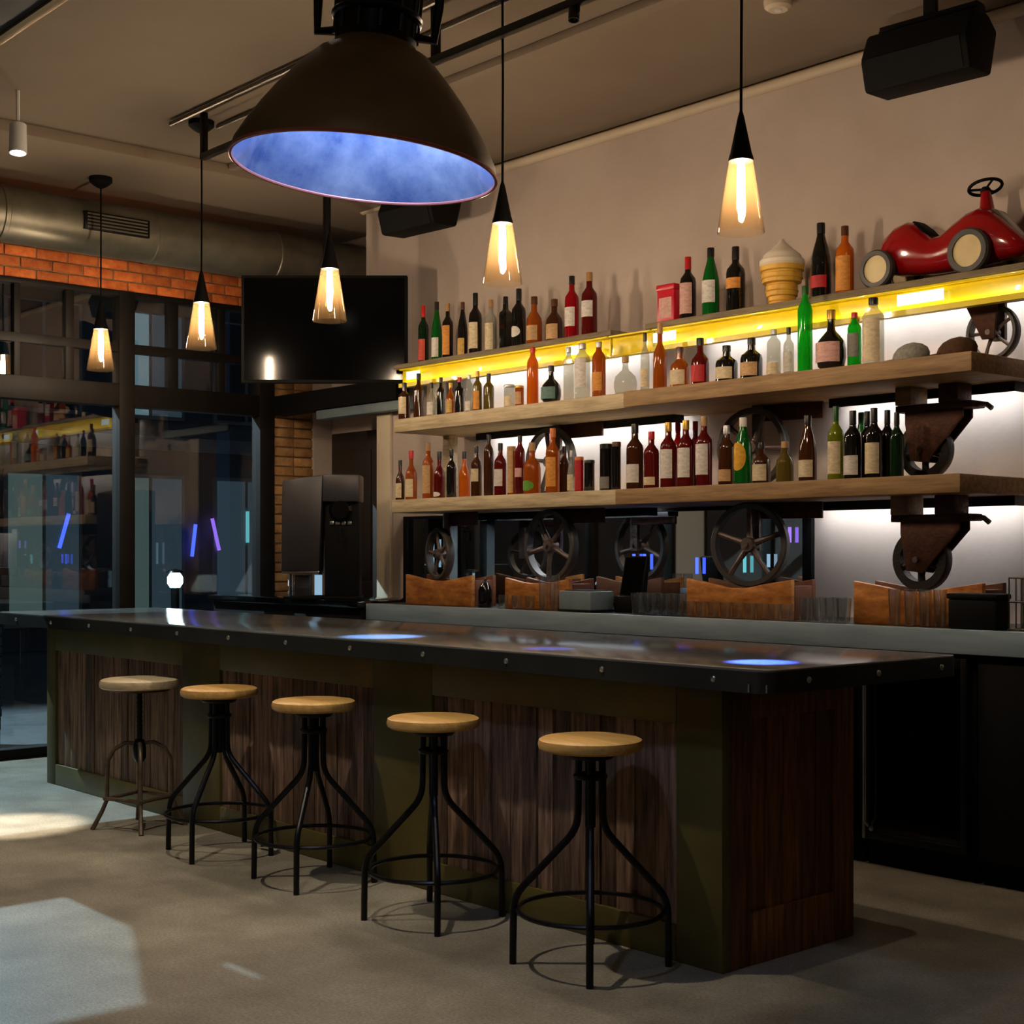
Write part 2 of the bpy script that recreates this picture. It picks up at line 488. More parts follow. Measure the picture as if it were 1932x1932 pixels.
while z < CZ - 0.10:
    y = 2.05 + (0.0 if row % 2 else (bl+bj)/2)
    while y < 5.95:
        if y > 2.78 or z > 3.46:
          share('brick', brick_me, wall_left, (WX-0.012 + rnd.uniform(-0.002, 0.003), y, z))
        y += bl + bj
    z += bh + bj
    row += 1
pier_me = MB().box(-0.018, -0.085, -bh/2, 0.014, 0.085, bh/2, 0.004).mesh('pier_brick', M['brick_pier'])
z = 0.92
row = 0
while z < 3.26:
    for k in range(2):
        share('brick', pier_me, wall_left, (WX-0.012 + rnd.uniform(-0.003, 0.004), 6.088 + 0.178*k, z))
    z += bh + bj
    row += 1

def window(name, y0, y1, lower_bars, top_bars, upper_blocked=False, HZ=3.289, MZ=(2.85, 2.915)):
    """dark framed shop window: tall lower pane and a two-row transom; bars are the upright members (y0, y1)"""
    f = MB().box(WX-0.10, y0, 2.46, WX+0.015, y1, 2.62, 0.004).obj(name, M['frame'])
    struct(f)
    MB().box(WX-0.10, y0, 0.0, WX+0.01, y1, 0.07, 0.004).obj('sill', M['frame'], f)
    MB().box(WX-0.10, y0, HZ-0.039, WX+0.01, y1, HZ, 0.004).obj('head_rail', M['frame'], f)
    MB().box(WX-0.075, y0, MZ[0], WX-0.005, y1, MZ[1], 0.004).obj('glazing_bar', M['frame'], f)
    for a, b in lower_bars:
        MB().box(WX-0.10, a, 0.0, WX+0.02, b, HZ-0.001, min(0.004, (b-a)/4)).obj('mullion', M['frame'], f)
    for a, b in top_bars:
        MB().box(WX-0.07, a, 2.62, WX-0.008, b, HZ-0.039, 0.003).obj('glazing_bar', M['frame'], f)
    ups = sorted(lower_bars + top_bars)
    edges = [b for a, b in ups][:-1]
    ends = [a for a, b in ups][1:]
    for a, b in zip(edges, ends):
        for q0, q1 in ((2.62, MZ[0]), (MZ[1], HZ-0.039)):
            mm = M['frame'] if (upper_blocked and q0 < 2.7) else M['pane']  # added dark panel replaces the lower panes to block the street light
            MB().box(WX-0.045, a-0.004, q0-0.004, WX-0.039, b+0.004, q1+0.004).obj('pane', mm, f)
    lows = sorted(lower_bars)
    for (a0, a1), (b0, b1) in zip(lows, lows[1:]):
        MB().box(WX-0.045, a1-0.004, 0.066, WX-0.039, b0+0.004, 2.464).obj('pane', M['pane'], f)
    return f
window('window_1', 2.645, 6.0, [(2.645, 2.70), (4.70, 4.82), (5.86, 5.99)],
       [(3.32, 3.37), (3.94, 3.985), (4.31, 4.37), (5.10, 5.18), (5.52, 5.57)])
w2 = window('window_2', 1.56, 2.645, [(1.56, 1.62), (2.638, 2.645)], [], True, 3.445, (2.885, 2.955))
MB().prism([(2.645, 3.145), (2.645, 3.42), (2.49, 3.42), (2.517, 3.35)], 'x', WX-0.036, WX-0.018).obj('corner_blocker', M['frame'], w2)  # added plate that cuts the diagonal corner of the light patch
window('window_3', -1.2, 1.15, [(-1.2, -1.14), (0.0, 0.08), (1.09, 1.15)], [], False, 3.419)

# spiral duct along the window wall
dl = thing('air_duct', 'round galvanised air duct running along the brick over the windows', 'duct', (-9.16, 4.2, 3.60))
MB().lathe([(0.18, -2.3), (0.18, 1.88)], 28, mat=ROTX).obj('pipe', M['duct'], dl)
for yy in (-1.5, -0.52, 0.55, 1.45):
    MB().lathe([(0.180, yy-0.02), (0.187, yy-0.014), (0.187, yy+0.014), (0.180, yy+0.02)], 28, mat=Matrix.Rotation(math.radians(90), 4, 'X')).obj('seam_ring', M['duct'], dl)
reg = MB().box(0.14, -0.05, -0.055, 0.195, 0.42, 0.065, 0.004).obj('register', M['black_metal'], dl)
for k in range(5):
    MB().box(0.19, -0.03, -0.045+0.022*k, 0.201, 0.40, -0.035+0.022*k).obj('slat', M['duct'], reg)

# ceiling: dark duct overhead, rails, conduits, smoke detector, speakers, track heads
gd = thing('dark_ceiling_duct', 'dark green rectangular overhead duct with a bright metal edge', 'duct', (-7.0, 2.0, 3.50))
MB().box(-2.4, -0.35, 0.012, 1.86, 0.33, 0.30, 0.006).obj('casing', M['green_dark'], gd)
MB().box(-2.4, 0.30, 0.0, 1.86, 0.345, 0.014, 0.003).obj('edge_strip', M['brass'], gd)
for xx in (-1.2, 1.5):
    MB().tube([(xx, 0.1, 0.29), (xx, 0.1, 0.428)], 0.012, 8).obj('hanger', M['black_metal'], gd)
rl = thing('ceiling_rail', 'black square steel rail hung below the ceiling over the bar', 'rail', (-5.0, 4.13, 3.68))
MB().box(-2.38, -0.018, -0.018, 6.0, 0.018, 0.018, 0.003).obj('bar', M['black_metal'], rl)
for xx in (-2.36, -0.22, 2.2, 4.4):
    MB().box(xx-0.018, -0.017, 0.015, xx+0.018, 0.017, 0.249, 0.002).obj('hanger', M['black_metal'], rl)
for p, t, w, col, ang in ADDED_PINS:  # heads for the added blue pin spots
    dirv = (Vector(t) - Vector(p)).normalized()
    q = dirv.to_track_quat('Z', 'Y').to_matrix().to_4x4()
    h = thing('added_pin_spot', 'added black pin spot for the blue bar top patches, %s from the near end' % ['first', 'second', 'third'][ADDED_PINS.index((p, t, w, col, ang))], 'spotlight', p, 0, 'added pin spots on the ceiling rail')
    MB().lathe([(0.0, -0.09), (0.022, -0.09), (0.024, -0.085), (0.024, 0.012), (0.020, 0.012), (0.020, -0.02), (0.0, -0.02)], 14, mat=q).obj('head', M['black_metal'], h)
    MB().tube([(0, 0, -0.01), (0.03, 0, 0.02), (0.03, 0, 0.045)], 0.005, 6).obj('arm', M['black_metal'], h)
cd = MB().tube([(-7.6, 4.05, 3.905), (-3.2, 4.05, 3.905)], 0.014, 8)
tag(cd.obj('conduit_pipe', M['wire']), 'thin grey conduit fixed to the ceiling beside the black rail', 'pipe')
cd = MB().tube([(-7.5, 4.30, 3.912), (-2.0, 4.30, 3.912)], 0.012, 8)
tag(cd.obj('conduit_pipe', M['wire']), 'thinner conduit on the ceiling behind the pendant cords', 'pipe')
sd = thing('smoke_detector', 'round white smoke detector on the ceiling above the shelves', 'smoke detector', (-4.13, 5.26, 3.93))
MB().lathe([(0.0, -0.045), (0.045, -0.045), (0.062, -0.032), (0.066, -0.012), (0.066, -0.0005), (0, -0.0005)], 20).obj('housing', M['trim'], sd)
MB().lathe([(0.0, -0.05), (0.016, -0.05), (0.018, -0.044), (0, -0.044)], 12).obj('sensor_cap', M['white'], sd)

def speaker(label, loc, rotz):
    s = thing('wall_speaker', label, 'speaker', loc, rotz, 'ceiling speakers')
    # cabinet seen in side section (y, z), drawn out along x; front baffle leans down into the room
    MB().prism([(-0.19, -0.06), (-0.15, -0.20), (0.05, -0.19), (0.11, 0.02), (0.02, 0.08), (-0.13, 0.07)], 'x', -0.26, 0.26, 0.018).obj('cabinet', M['black'], s)
    MB().prism([(-0.196, -0.062), (-0.155, -0.192), (-0.148, -0.19), (-0.188, -0.058)], 'x', -0.23, 0.23).obj('grille', M['black'], s)
    MB().box(-0.24, -0.05, 0.10, 0.24, 0.02, 0.125, 0.004).obj('bracket', M['black_metal'], s)
    for sx in (-0.235, 0.235):
        MB().box(sx-0.012, -0.045, 0.03, sx+0.012, 0.015, 0.11, 0.003).obj('bracket_arm', M['black_metal'], s)
    MB().box(-0.03, -0.03, 0.12, 0.03, 0.0, 0.23, 0.003).obj('ceiling_stem', M['black_metal'], s)
    return s
speaker('large black speaker hung high above the red toy car', (-3.62, 5.72, 3.70), math.radians(4))
speaker('smaller looking black speaker half hidden behind the big dome lamp', (-7.45, 5.80, 3.70), math.radians(4))

for i, (p, t, w, ang) in enumerate(TRACK):
    lab = ['black track spot above the nearest stools', 'black track spot above the middle stools', 'lit white track spot near the window wall',
           'added fill spot over the open floor by the camera', 'black track spot between the window and the dome lamp', 'added fill spot above the aisle end behind the bar'][i]
    dirv = (Vector(t) - Vector(p)).normalized()
    q = dirv.to_track_quat('Z', 'Y').to_matrix().to_4x4()
    h = thing('track_spot', lab, 'spotlight', p, 0, 'track spots')
    wm = M['white'] if i == 2 else M['black_metal']
    MB().lathe([(0.0, -0.16), (0.035, -0.16), (0.045, -0.15), (0.048, 0.012), (0.042, 0.012), (0.042, -0.03), (0.0, -0.03)], 18, mat=q).obj('head', wm, h)
    MB().lathe([(0.0, -0.012), (0.041, -0.012), (0.041, -0.020), (0.0, -0.020)], 18, mat=q).obj('lens', M['spot_face'], h)
    MB().tube([(0, 0, 0.02), (0.0, 0.0, CZ - p[2])], 0.012, 8).obj('stem', wm, h)

# television in the corner
tv = thing('television', 'large black television hung in the corner beside the shelves', 'television', (-8.03, 5.407, 2.54), YAW - math.pi/2 + math.pi/2)
tv.rotation_euler = (0, 0, math.pi/2 - YAW)
MB().box(-0.555, 0.0, 0.0, 0.555, 0.05, 0.72, 0.008).obj('housing', M['black'], tv)
MB().box(-0.535, -0.004, 0.022, 0.535, 0.002, 0.70).obj('screen', M['screen'], tv)
MB().box(-0.2, 0.048, 0.2, 0.2, 0.09, 0.5, 0.004).obj('mount_plate', M['black_metal'], tv)
MB().tube([(0, 0.08, 0.35), (0, 0.12, 0.40), (0, 0.12, 1.388)], 0.025, 10).obj('ceiling_pole', M['black_metal'], tv)

# ------------------------------------------------------------------ the street outside
struct(MB().box(-40, -25, -0.30, WX-0.121, 40, -0.06).obj('pavement', M['asphalt']))
fac = struct(MB().box(-22.0, -20, -0.06, -21.0, 36, 9.0).obj('facade', M['facade']))
for z0 in (3.05, 5.6):
    MB().box(-21.02, -20, z0, -20.9, 36, z0+0.22).obj('cornice', M['stone'], fac)
rnd = random.Random(8)
for i in range(14):
    y0 = 1.5 + i*1.75
    for lvl, (q0, q1) in enumerate(((0.35, 2.6), (3.6, 5.2), (6.2, 7.8))):
        lit = rnd.random()
        mm = (M['lit_window_warm'] if lit < 0.35 else M['lit_window'] if lit < 0.7 else M['black_gloss'])
        if lvl and lit < 0.62:
            mm = M['lit_upper']
        f = MB().box(-21.0, y0-0.06, q0-0.06, -20.95, y0+1.16, q1+0.06, 0.004).obj('window_frame', M['stone'], fac)
        MB().box(-20.952, y0, q0, -20.94, y0+0.52, q1).obj('pane', mm, f)
        MB().box(-20.952, y0+0.58, q0, -20.94, y0+1.1, q1).obj('pane', M['lit_window'] if lit < 0.5 else mm, f)
aw = thing('light_blocker', 'flat dark canopy outside, added to block street light from upper panes', 'light_blocker', (-9.73, 4.6, 3.32))  # added and unseen: keeps the street light off the upper panes
MB().box(-0.78, -1.94, 0.0, 0.0, 2.0, 0.04, 0.004).obj('slab', M['black'], aw)
for yy in (-1.9, 0.0, 1.95):
    MB().tube([(-0.7, yy, 0.04), (0.0, yy, 0.5)], 0.012, 6).obj('tie_rod', M['black_metal'], aw)
sl = thing('street_lamp', 'tall street lamp on the pavement outside the window', 'street lamp', (-13.9, 2.73, -0.06))
MB().tube([(0, 0, 0), (0, 0, 5.2), (0.1, 0, 5.5), (0.4, 0, 5.62), (0.9, 0, 5.62)], [0.09, 0.055, 0.05, 0.045, 0.04], 10).obj('pole', M['black_metal'], sl)
MB().box(0.85, -0.14, 5.45, 1.55, 0.14, 5.58, 0.03).obj('head', M['black_metal'], sl)
MB().box(0.95, -0.1, 5.435, 1.45, 0.1, 5.452).obj('lens', M['lamp_head'], sl)
pb = thing('street_bin', 'dark navy slatted bin unit outside by the window', 'bin', (-10.75, 3.75, -0.06))
MB().box(-0.30, -0.75, 0.16, 0.26, 0.45, 1.25).obj('body', M['black'], pb)
for k in range(9):
    MB().box(0.26, -0.75, 0.26+0.075*k, 0.285, 0.45, 0.318+0.075*k, 0.004).obj('slat', M['navy'], pb)
MB().box(-0.34, -0.79, 1.0, 0.33, 0.49, 1.36, 0.01).obj('lid', M['black'], pb)
for sx, sy in ((-0.25, -0.7), (0.2, -0.7), (-0.25, 0.4), (0.2, 0.4)):
    MB().box(sx, sy, 0, sx+0.05, sy+0.05, 0.17).obj('foot', M['black_metal'], pb)
bo = thing('bollard_light', 'bright bollard light outside on the pavement beyond the window', 'bollard light', (-12.4, 6.65, -0.06))
MB().lathe([(0, 0), (.06, 0), (.06, .02), (.04, .03), (.04, 1.14), (0, 1.14)], 14).obj('post', M['black_metal'], bo)
MB().lathe([(0, 1.14), (.045, 1.14), (.072, 1.18), (.072, 1.24), (.045, 1.28), (0, 1.30)], 16).obj('lens', M['bollard'], bo)
MB().lathe([(0, 1.28), (.085, 1.28), (.075, 1.30), (0, 1.32)], 16).obj('cap', M['black_metal'], bo)
# neon tubes in the shop windows across the street
for i, (yy, zz, tilt, key, word) in enumerate([(9.35, 1.75, 0.35, 'blue_led', 'lone blue'), (11.55, 1.62, 0.15, 'blue_led', 'short blue'), (11.95, 1.72, -0.3, 'violet_led', 'slanted violet'),
                                    (13.0, 1.5, 0.1, 'blue_led', 'upright blue'), (12.55, 1.85, 0.0, 'teal_led', 'pale teal')]):
    n_ = MB().tube([(0, -0.22*math.sin(tilt), -0.26), (0, 0.22*math.sin(tilt), 0.26)], 0.03, 10).obj('neon_tube', M[key], None, (-20.911, yy, zz))
    tag(n_, word + ' neon tube glowing in a shop window across the street', 'neon light')

# ------------------------------------------------------------------ the bar
BX0, BX1, BFY, BBY = -8.50, -3.13, 3.69, 4.43
bar = thing('bar_counter', 'long bar with weathered plank panels in a dark olive frame', 'bar', (-5.78, 4.06, 0))
def ob(x): return x + 5.78
def oy(y): return y - 4.06
MB().box(ob(BX0)+0.03, oy(BFY)+0.045, 0.02, ob(BX1)-0.045, oy(BBY), 0.955).obj('carcass', M['black'], bar)
def framebox(name, x0, x1, z0, z1, y0=BFY, y1=BFY+0.05):
    return MB().box(ob(x0), oy(y0), z0, ob(x1), oy(y1), z1, 0.004).obj(name, M['olive'], bar)
ZP0, ZP1 = 0.125, 0.815
stiles = [(BX0, -8.38), (-6.80, -6.42), (-5.10, -4.69), (-3.335, BX1)]
for a, b in stiles:
    framebox('stile', a, b, 0.0, 0.962)
for (a0, a1), (b0, b1) in zip(stiles, stiles[1:]):
    framebox('top_rail', a1, b0, ZP1, 0.962)
    framebox('bottom_rail', a1, b0, 0.0, ZP0)
    x = a1
    rr = random.Random(int(-a1*100))
    n = max(1, round((b0 - a1) / 0.092))
    ws = [rr.uniform(0.7, 1.3) for _ in range(n)]
    s = sum(ws)
    for w in ws:
        w = w / s * (b0 - a1)
        prou = rr.uniform(0.0, 0.012)
        MB().box(ob(x)+0.0015, oy(BFY)+0.018-prou, ZP0-0.004, ob(x+w)-0.0015, oy(BFY)+0.046, ZP1+0.004, 0.003).obj('plank', M['plank'], bar)
        x += w
# end panel (faces +x)
for y0, y1 in ((BFY+0.051, 3.84), (4.31, BBY)):
    MB().box(ob(BX1)-0.05, oy(y0), 0, ob(BX1), oy(y1), 0.962, 0.004).obj('stile', M['plank_brown'], bar)
MB().box(ob(BX1)-0.05, oy(3.84), 0.84, ob(BX1), oy(4.31), 0.962, 0.004).obj('top_rail', M['plank_brown'], bar)
MB().box(ob(BX1)-0.05, oy(3.84), 0.0, ob(BX1), oy(4.31), 0.18, 0.004).obj('bottom_rail', M['plank_brown'], bar)
y = 3.84
for k in range(5):
    MB().box(ob(BX1)-0.05, oy(y)+0.0015, 0.176, ob(BX1)-0.014+0.003*(k % 3), oy(y+0.094)-0.0015, 0.844, 0.003).obj('plank', M['plank_brown'], bar)
    y += 0.094

top = thing('bar_worktop', 'long zinc topped bar slab with riveted dark edge', 'bar top', (-5.80, 4.05, 0.965))
TX0, TX1, TY0, TY1 = -8.85, -2.80, 3.52, 4.60
def tx(x): return x + 5.80
def ty(y): return y - 4.05
def rrect(x0, y0, x1, y1, r, n=6):
    pts = []
    for cx_, cy_, a0 in ((x1-r, y0+r, -90), (x1-r, y1-r, 0), (x0+r, y1-r, 90), (x0+r, y0+r, 180)):
        for k in range(n+1):
            a = math.radians(a0 + 90*k/n)
            pts.append((cx_ + r*math.cos(a), cy_ + r*math.sin(a)))
    return pts
MB().prism(rrect(tx(TX0)+0.003, ty(TY0)+0.003, tx(TX1)-0.003, ty(TY1)-0.003, 0.05), 'z', 0.0, 0.068).obj('slab', M['zinc_edge'], top)
MB().prism(rrect(tx(TX0), ty(TY0), tx(TX1), ty(TY1), 0.053), 'z', 0.066, 0.075, 0.003).obj('sheet', M['zinc'], top)
outer = rrect(tx(TX0)-0.001, ty(TY0)-0.001, tx(TX1)+0.001, ty(TY1)+0.001, 0.054)
bmb = MB()
inner = rrect(tx(TX0)+0.004, ty(TY0)+0.004, tx(TX1)-0.004, ty(TY1)-0.004, 0.05)
bmb.loft([[(p[0], p[1], 0.0) for p in inner], [(p[0], p[1], 0.0) for p in outer], [(p[0], p[1], 0.067) for p in outer], [(p[0], p[1], 0.067) for p in inner]], cap=False)
bmb.obj('edge_band', M['zinc_edge'], top)
riv = MB().lathe([(0.011, 0), (0.010, 0.004), (0.006, 0.007), (0, 0.008)], 10, mat=ROTX).mesh('rivet', M['rivet'])
x = -3.02
while x > -8.8:
    share('rivet', riv, top, (tx(x), ty(TY0)-0.001, 0.036))
    x -= 0.503
for yy in (3.72, 4.1, 4.48):
    share('rivet', riv, top, (tx(TX1)+0.001, ty(yy), 0.036), (0, 0, math.pi/2))
for sx in (-0.028, 0.028):
    MB().box(tx(TX1)-0.05+sx, ty(TY0)-0.006+max(0, sx)*0.6, 0.004, tx(TX1)-0.043+sx, ty(TY0)+0.02+max(0, sx)*0.6, 0.03, 0.001).obj('corner_clip', M['steel'], top)

# ------------------------------------------------------------------ stools
def tube_path(pts, k=5):
    """rounds the corners of a polyline"""
    P = [Vector(p) for p in pts]
    out = [P[0]]
    for i in range(1, len(P)-1):
        a = P[i] + (P[i-1]-P[i]).normalized() * min(0.05, (P[i-1]-P[i]).length*0.4)
        b = P[i] + (P[i+1]-P[i]).normalized() * min(0.05, (P[i+1]-P[i]).length*0.4)
        for j in range(k+1):
            t = j/k
            out.append(a*(1-t)**2 + P[i]*2*t*(1-t) + b*t*t)
    out.append(P[-1])
    return out
SEATP = [(0.0, 0.716), (0.165, 0.716), (0.177, 0.724), (0.180, 0.738), (0.176, 0.752), (0.165, 0.758), (0.0, 0.760)]
def make_stool(label, loc, rot):
    s = thing('bar_stool', label, 'stool', loc, rot, 'bar stools')
    MB().lathe(SEATP, 40).obj('seat', M['seat_wood'], s)
    MB().lathe([(0.0, 0.690), (0.075, 0.690), (0.085, 0.700), (0.085, 0.716), (0.0, 0.716)], 24).obj('seat_plate', M['black_metal'], s)
    MB().tube([(0, 0, 0.46), (0, 0, 0.692)], 0.018, 12).obj('post', M['black_metal'], s)
    for k in range(4):
        a = math.radians(45 + 90*k)
        c, sn = math.cos(a), math.sin(a)
        pts = [(0.040*c, 0.040*sn, 0.695), (0.043*c, 0.043*sn, 0.455), (0.262*c, 0.262*sn, 0.225), (0.265*c, 0.265*sn, 0.0)]
        MB().tube(tube_path(pts), 0.0125, 10).obj('leg', M['black_metal'], s)
    MB().ring(0.247, 0.0085, (0, 0, 0.185)).obj('foot_ring', M['black_metal'], s)
    MB().ring(0.050, 0.010, (0, 0, 0.63), n=20).obj('collar', M['black_metal'], s)
    s.scale = (1, 1, 1.022)
    return s
s1 = make_stool('black legged wooden bar stool nearest the end of the bar', (-3.50, 3.44, 0), math.radians(0))
copy_thing(s1, (-4.35, 3.43, 0), math.radians(10), 'black bar stool second from the near end of the bar')
copy_thing(s1, (-5.19, 3.44, 0), math.radians(-4), 'black bar stool in the middle of the row of five')
copy_thing(s1, (-5.97, 3.43, 0), math.radians(-12), 'black bar stool beside the worn grey iron stool')
# vintage stool
s5 = thing('vintage_stool', 'worn grey iron screw stool with pale wood seat', 'stool', (-6.79, 3.44, 0), math.radians(20), 'bar stools')
MB().lathe([(0.0, 0.715), (0.188, 0.715), (0.198, 0.722), (0.200, 0.742), (0.194, 0.756), (0.180, 0.762), (0.0, 0.762)], 40).obj('seat', M['seat_pale'], s5)
MB().lathe([(0.0, 0.700), (0.15, 0.700), (0.16, 0.714), (0.0, 0.714)], 30).obj('seat_plate', M['iron_rust'], s5)
pr_ = []
for k in range(31):
    z = 0.34 + 0.012*k
    pr_.append((0.017 if k % 2 else 0.0135, z))
MB().lathe([(0, 0.33)] + pr_ + [(0, 0.702)], 14).obj('screw_post', M['black_metal'], s5)
MB().lathe([(0.0, 0.335), (0.02, 0.335), (0.034, 0.36), (0.034, 0.41), (0.024, 0.45), (0.0, 0.46)], 18).obj('hub', M['black_metal'], s5)
for k in range(4):
    a = math.radians(45 + 90*k)
    c, sn = math.cos(a), math.sin(a)
    pts = [(0.02, 0.43), (0.07, 0.435), (0.125, 0.405), (0.155, 0.35), (0.16, 0.28), (0.16, 0.15), (0.185, 0.09), (0.232, 0.0)]
    MB().tube([(r*c, r*sn, z) for r, z in pts], [0.011, 0.011, 0.0115, 0.0115, 0.0115, 0.0115, 0.0115, 0.013], 8).obj('leg', M['vintage'], s5)
fr = MB()
Rq = 0.175
qs = [(Rq*math.cos(math.radians(45+90*k)), Rq*math.sin(math.radians(45+90*k))) for k in range(4)]
for k in range(4):
    a, b = qs[k], qs[(k+1) % 4]
    mid = ((a[0]+b[0])*0.46, (a[1]+b[1])*0.46)
    pts = [(a[0], a[1]), ((a[0]*0.7+mid[0]*0.3), (a[1]*0.7+mid[1]*0.3)), mid, ((b[0]*0.7+mid[0]*0.3), (b[1]*0.7+mid[1]*0.3)), (b[0], b[1])]
    MB().tube([(p[0], p[1], 0.155) for p in pts], 0.010, 8).obj('foot_rail', M['vintage'], s5)

# ------------------------------------------------------------------ back bar: counter, coolers
bt = thing('back_counter', 'back bar worktop with a wide brushed steel front edge', 'worktop', (-4.8, 5.76, 0.98))
MB().box(-2.80, -0.27, 0.0, 8.1, 0.335, 0.094).obj('slab', M['black'], bt)
MB().box(-2.82, -0.31, -0.005, 8.1, -0.27, 0.10, 0.004).obj('front_edge', M['steel_edge'], bt)
MB().box(-2.80, -0.268, 0.094, 8.1, 0.335, 0.10).obj('top_sheet', M['zinc_edge'], bt)
def cooler(label, x0, x1, grp='back bar coolers'):
    c = thing('bottle_cooler', label, 'cooler', ((x0+x1)/2, 5.78, 0), 0, grp)
    w = (x1-x0)/2
    MB().box(-w+0.002, -0.28, 0.10, w-0.002, 0.30, 0.972, 0.004).obj('body', M['black'], c)
    MB().box(-w+0.01, -0.25, 0.0, w-0.01, 0.28, 0.10).obj('plinth', M['black'], c)
    dr = MB()
    a, b, z0, z1 = -w+0.025, w-0.025, 0.125, 0.955
    dr.box(a, -0.325, z0, a+0.032, -0.283, z1, 0.003).box(b-0.028, -0.325, z0, b, -0.283, z1, 0.003)
    dr.box(a+0.032, -0.325, z0, b-0.028, -0.283, z0+0.032, 0.003).box(a+0.032, -0.325, z1-0.04, b-0.028, -0.283, z1, 0.003)
    door = dr.obj('door', M['black_metal'], c)
    MB().box(a+0.028, -0.312, z0+0.028, b-0.024, -0.306, z1-0.036).obj('pane', M['fridge_glass'], door)
    MB().tube([(a+0.03, -0.326, z0+0.06), (a+0.03, -0.35, z0+0.08), (a+0.03, -0.35, z1-0.05), (a+0.03, -0.326, z1-0.03)], 0.007, 8).obj('handle', M['steel'], door)
    MB().box(a+0.001, -0.3275, z0, a+0.016, -0.3245, z1).obj('edge_trim', M['steel'], door)
    MB().lathe([(0.012, 0), (0.012, 0.006), (0, 0.008)], 10, (b-0.42*0+0.0-0.47, -0.326, z0+0.05), ROTX).obj('lock', M['steel'], door)
    return c
cooler('black glass door cooler showing beyond the end of the bar', -3.835, -3.265)
cooler('black glass door cooler mostly hidden behind the bar end', -4.44, -3.84)
for i in range(5):
    x1 = -4.445 - 0.6*i
    cooler('black glass door cooler behind the bar, %s from the end' % ['third', 'fourth', 'fifth', 'sixth', 'seventh'][i], max(x1-0.595, -7.58), x1)
cb = thing('back_cabinet', 'plain black cupboard under the back counter beside the cooler', 'cabinet', (-2.4, 5.78, 0))
MB().box(-0.86, -0.28, 0.09, 0.9, 0.30, 0.972, 0.004).obj('body', M['black'], cb)
MB().box(-0.85, -0.25, 0.0, 0.9, 0.28, 0.09).obj('plinth', M['black'], cb)
for a, b in ((-0.85, 0.0), (0.01, 0.88)):
    dd = MB().box(a, -0.302, 0.11, b, -0.281, 0.955, 0.003).obj('door', M['black'], cb)
    MB().tube([(b-0.05, -0.302, 0.7), (b-0.05, -0.33, 0.71), (b-0.05, -0.33, 0.85), (b-0.05, -0.302, 0.86)], 0.006, 6).obj('handle', M['black_metal'], dd)
# dark side counter in the alcove with the drinks machine
sc_ = thing('side_counter', 'low black side counter below the drinks machine', 'counter', (-8.55, 5.65, 0))
MB().box(-0.98, -0.22, 0.0, 0.90, 0.40, 1.05, 0.004).obj('body', M['black'], sc_)
MB().box(-1.0, -0.26, 1.05, 0.92, 0.41, 1.095, 0.006).obj('top', M['black_gloss'], sc_)

mc = thing('drinks_machine', 'tall grey and black drinks dispenser on the side counter', 'dispenser', (-8.19, 5.52, 1.095), math.pi/2 - YAW)
MB().prism([(-0.275, 0.19), (-0.02, 0.19), (0.005, 0.835), (-0.265, 0.80)], 'y', -0.16, 0.14, 0.008).obj('hopper_panel', M['grey_panel'], mc)
MB().box(-0.27, -0.15, 0.172, -0.02, 0.13, 0.192, 0.003).obj('panel_trim', M['steel'], mc)
MB().box(-0.235, -0.10, 0.02, -0.03, 0.10, 0.172, 0.004).obj('reservoir', M['clear_glass'], mc)
MB().box(-0.20, -0.05, 0.02, -0.10, 0.06, 0.16, 0.004).obj('pump_block', M['grey_panel'], mc)
MB().box(-0.265, -0.14, 0.0, 0.245, 0.15, 0.02, 0.004).obj('base', M['black'], mc)
MB().box(0.01, -0.10, 0.02, 0.235, 0.14, 0.66, 0.006).obj('column', M['black'], mc)
MB().box(0.0, -0.15, 0.655, 0.25, 0.14, 0.84, 0.012).obj('head', M['grey_panel'], mc)
MB().lathe([(0.0, 0.0), (0.075, 0.0), (0.078, 0.03), (0.06, 0.05), (0.0, 0.052)], 20, (0.12, -0.10, 0.60), ROTX).obj('knob', M['black_gloss'], mc)
for k in range(4):
    MB().box(0.045+0.04*k, -0.112, 0.50, 0.075+0.04*k, -0.10, 0.525, 0.003).obj('button', M['steel'], mc)
MB().tube([(0.12, -0.10, 0.47), (0.12, -0.15, 0.47), (0.12, -0.15, 0.40)], 0.012, 8).obj('spout', M['black_metal'], mc)
MB().box(-0.05, -0.155, 0.03, 0.0, -0.145, 0.165).obj('lit_gauge', M['tv_led'], mc)

# mirror behind the counter
mi = thing('bar_mirror', 'wide dark framed mirror on the wall under the lowest shelf', 'mirror', (-6.3, 6.098, 1.09))
MB().box(-1.70, -0.018, 0.03, 1.69, -0.010, 0.55).obj('glass', M['mirror'], mi)
for a, b, c_, d_ in ((-1.74, -1.70, 0.0, 0.57), (1.69, 1.75, 0.0, 0.57), (-1.70, 1.69, 0.0, 0.03), (-1.70, 1.69, 0.55, 0.57)):
    MB().box(a, -0.028, c_, b, 0.0, d_, 0.003).obj('frame_bar', M['black'], mi)

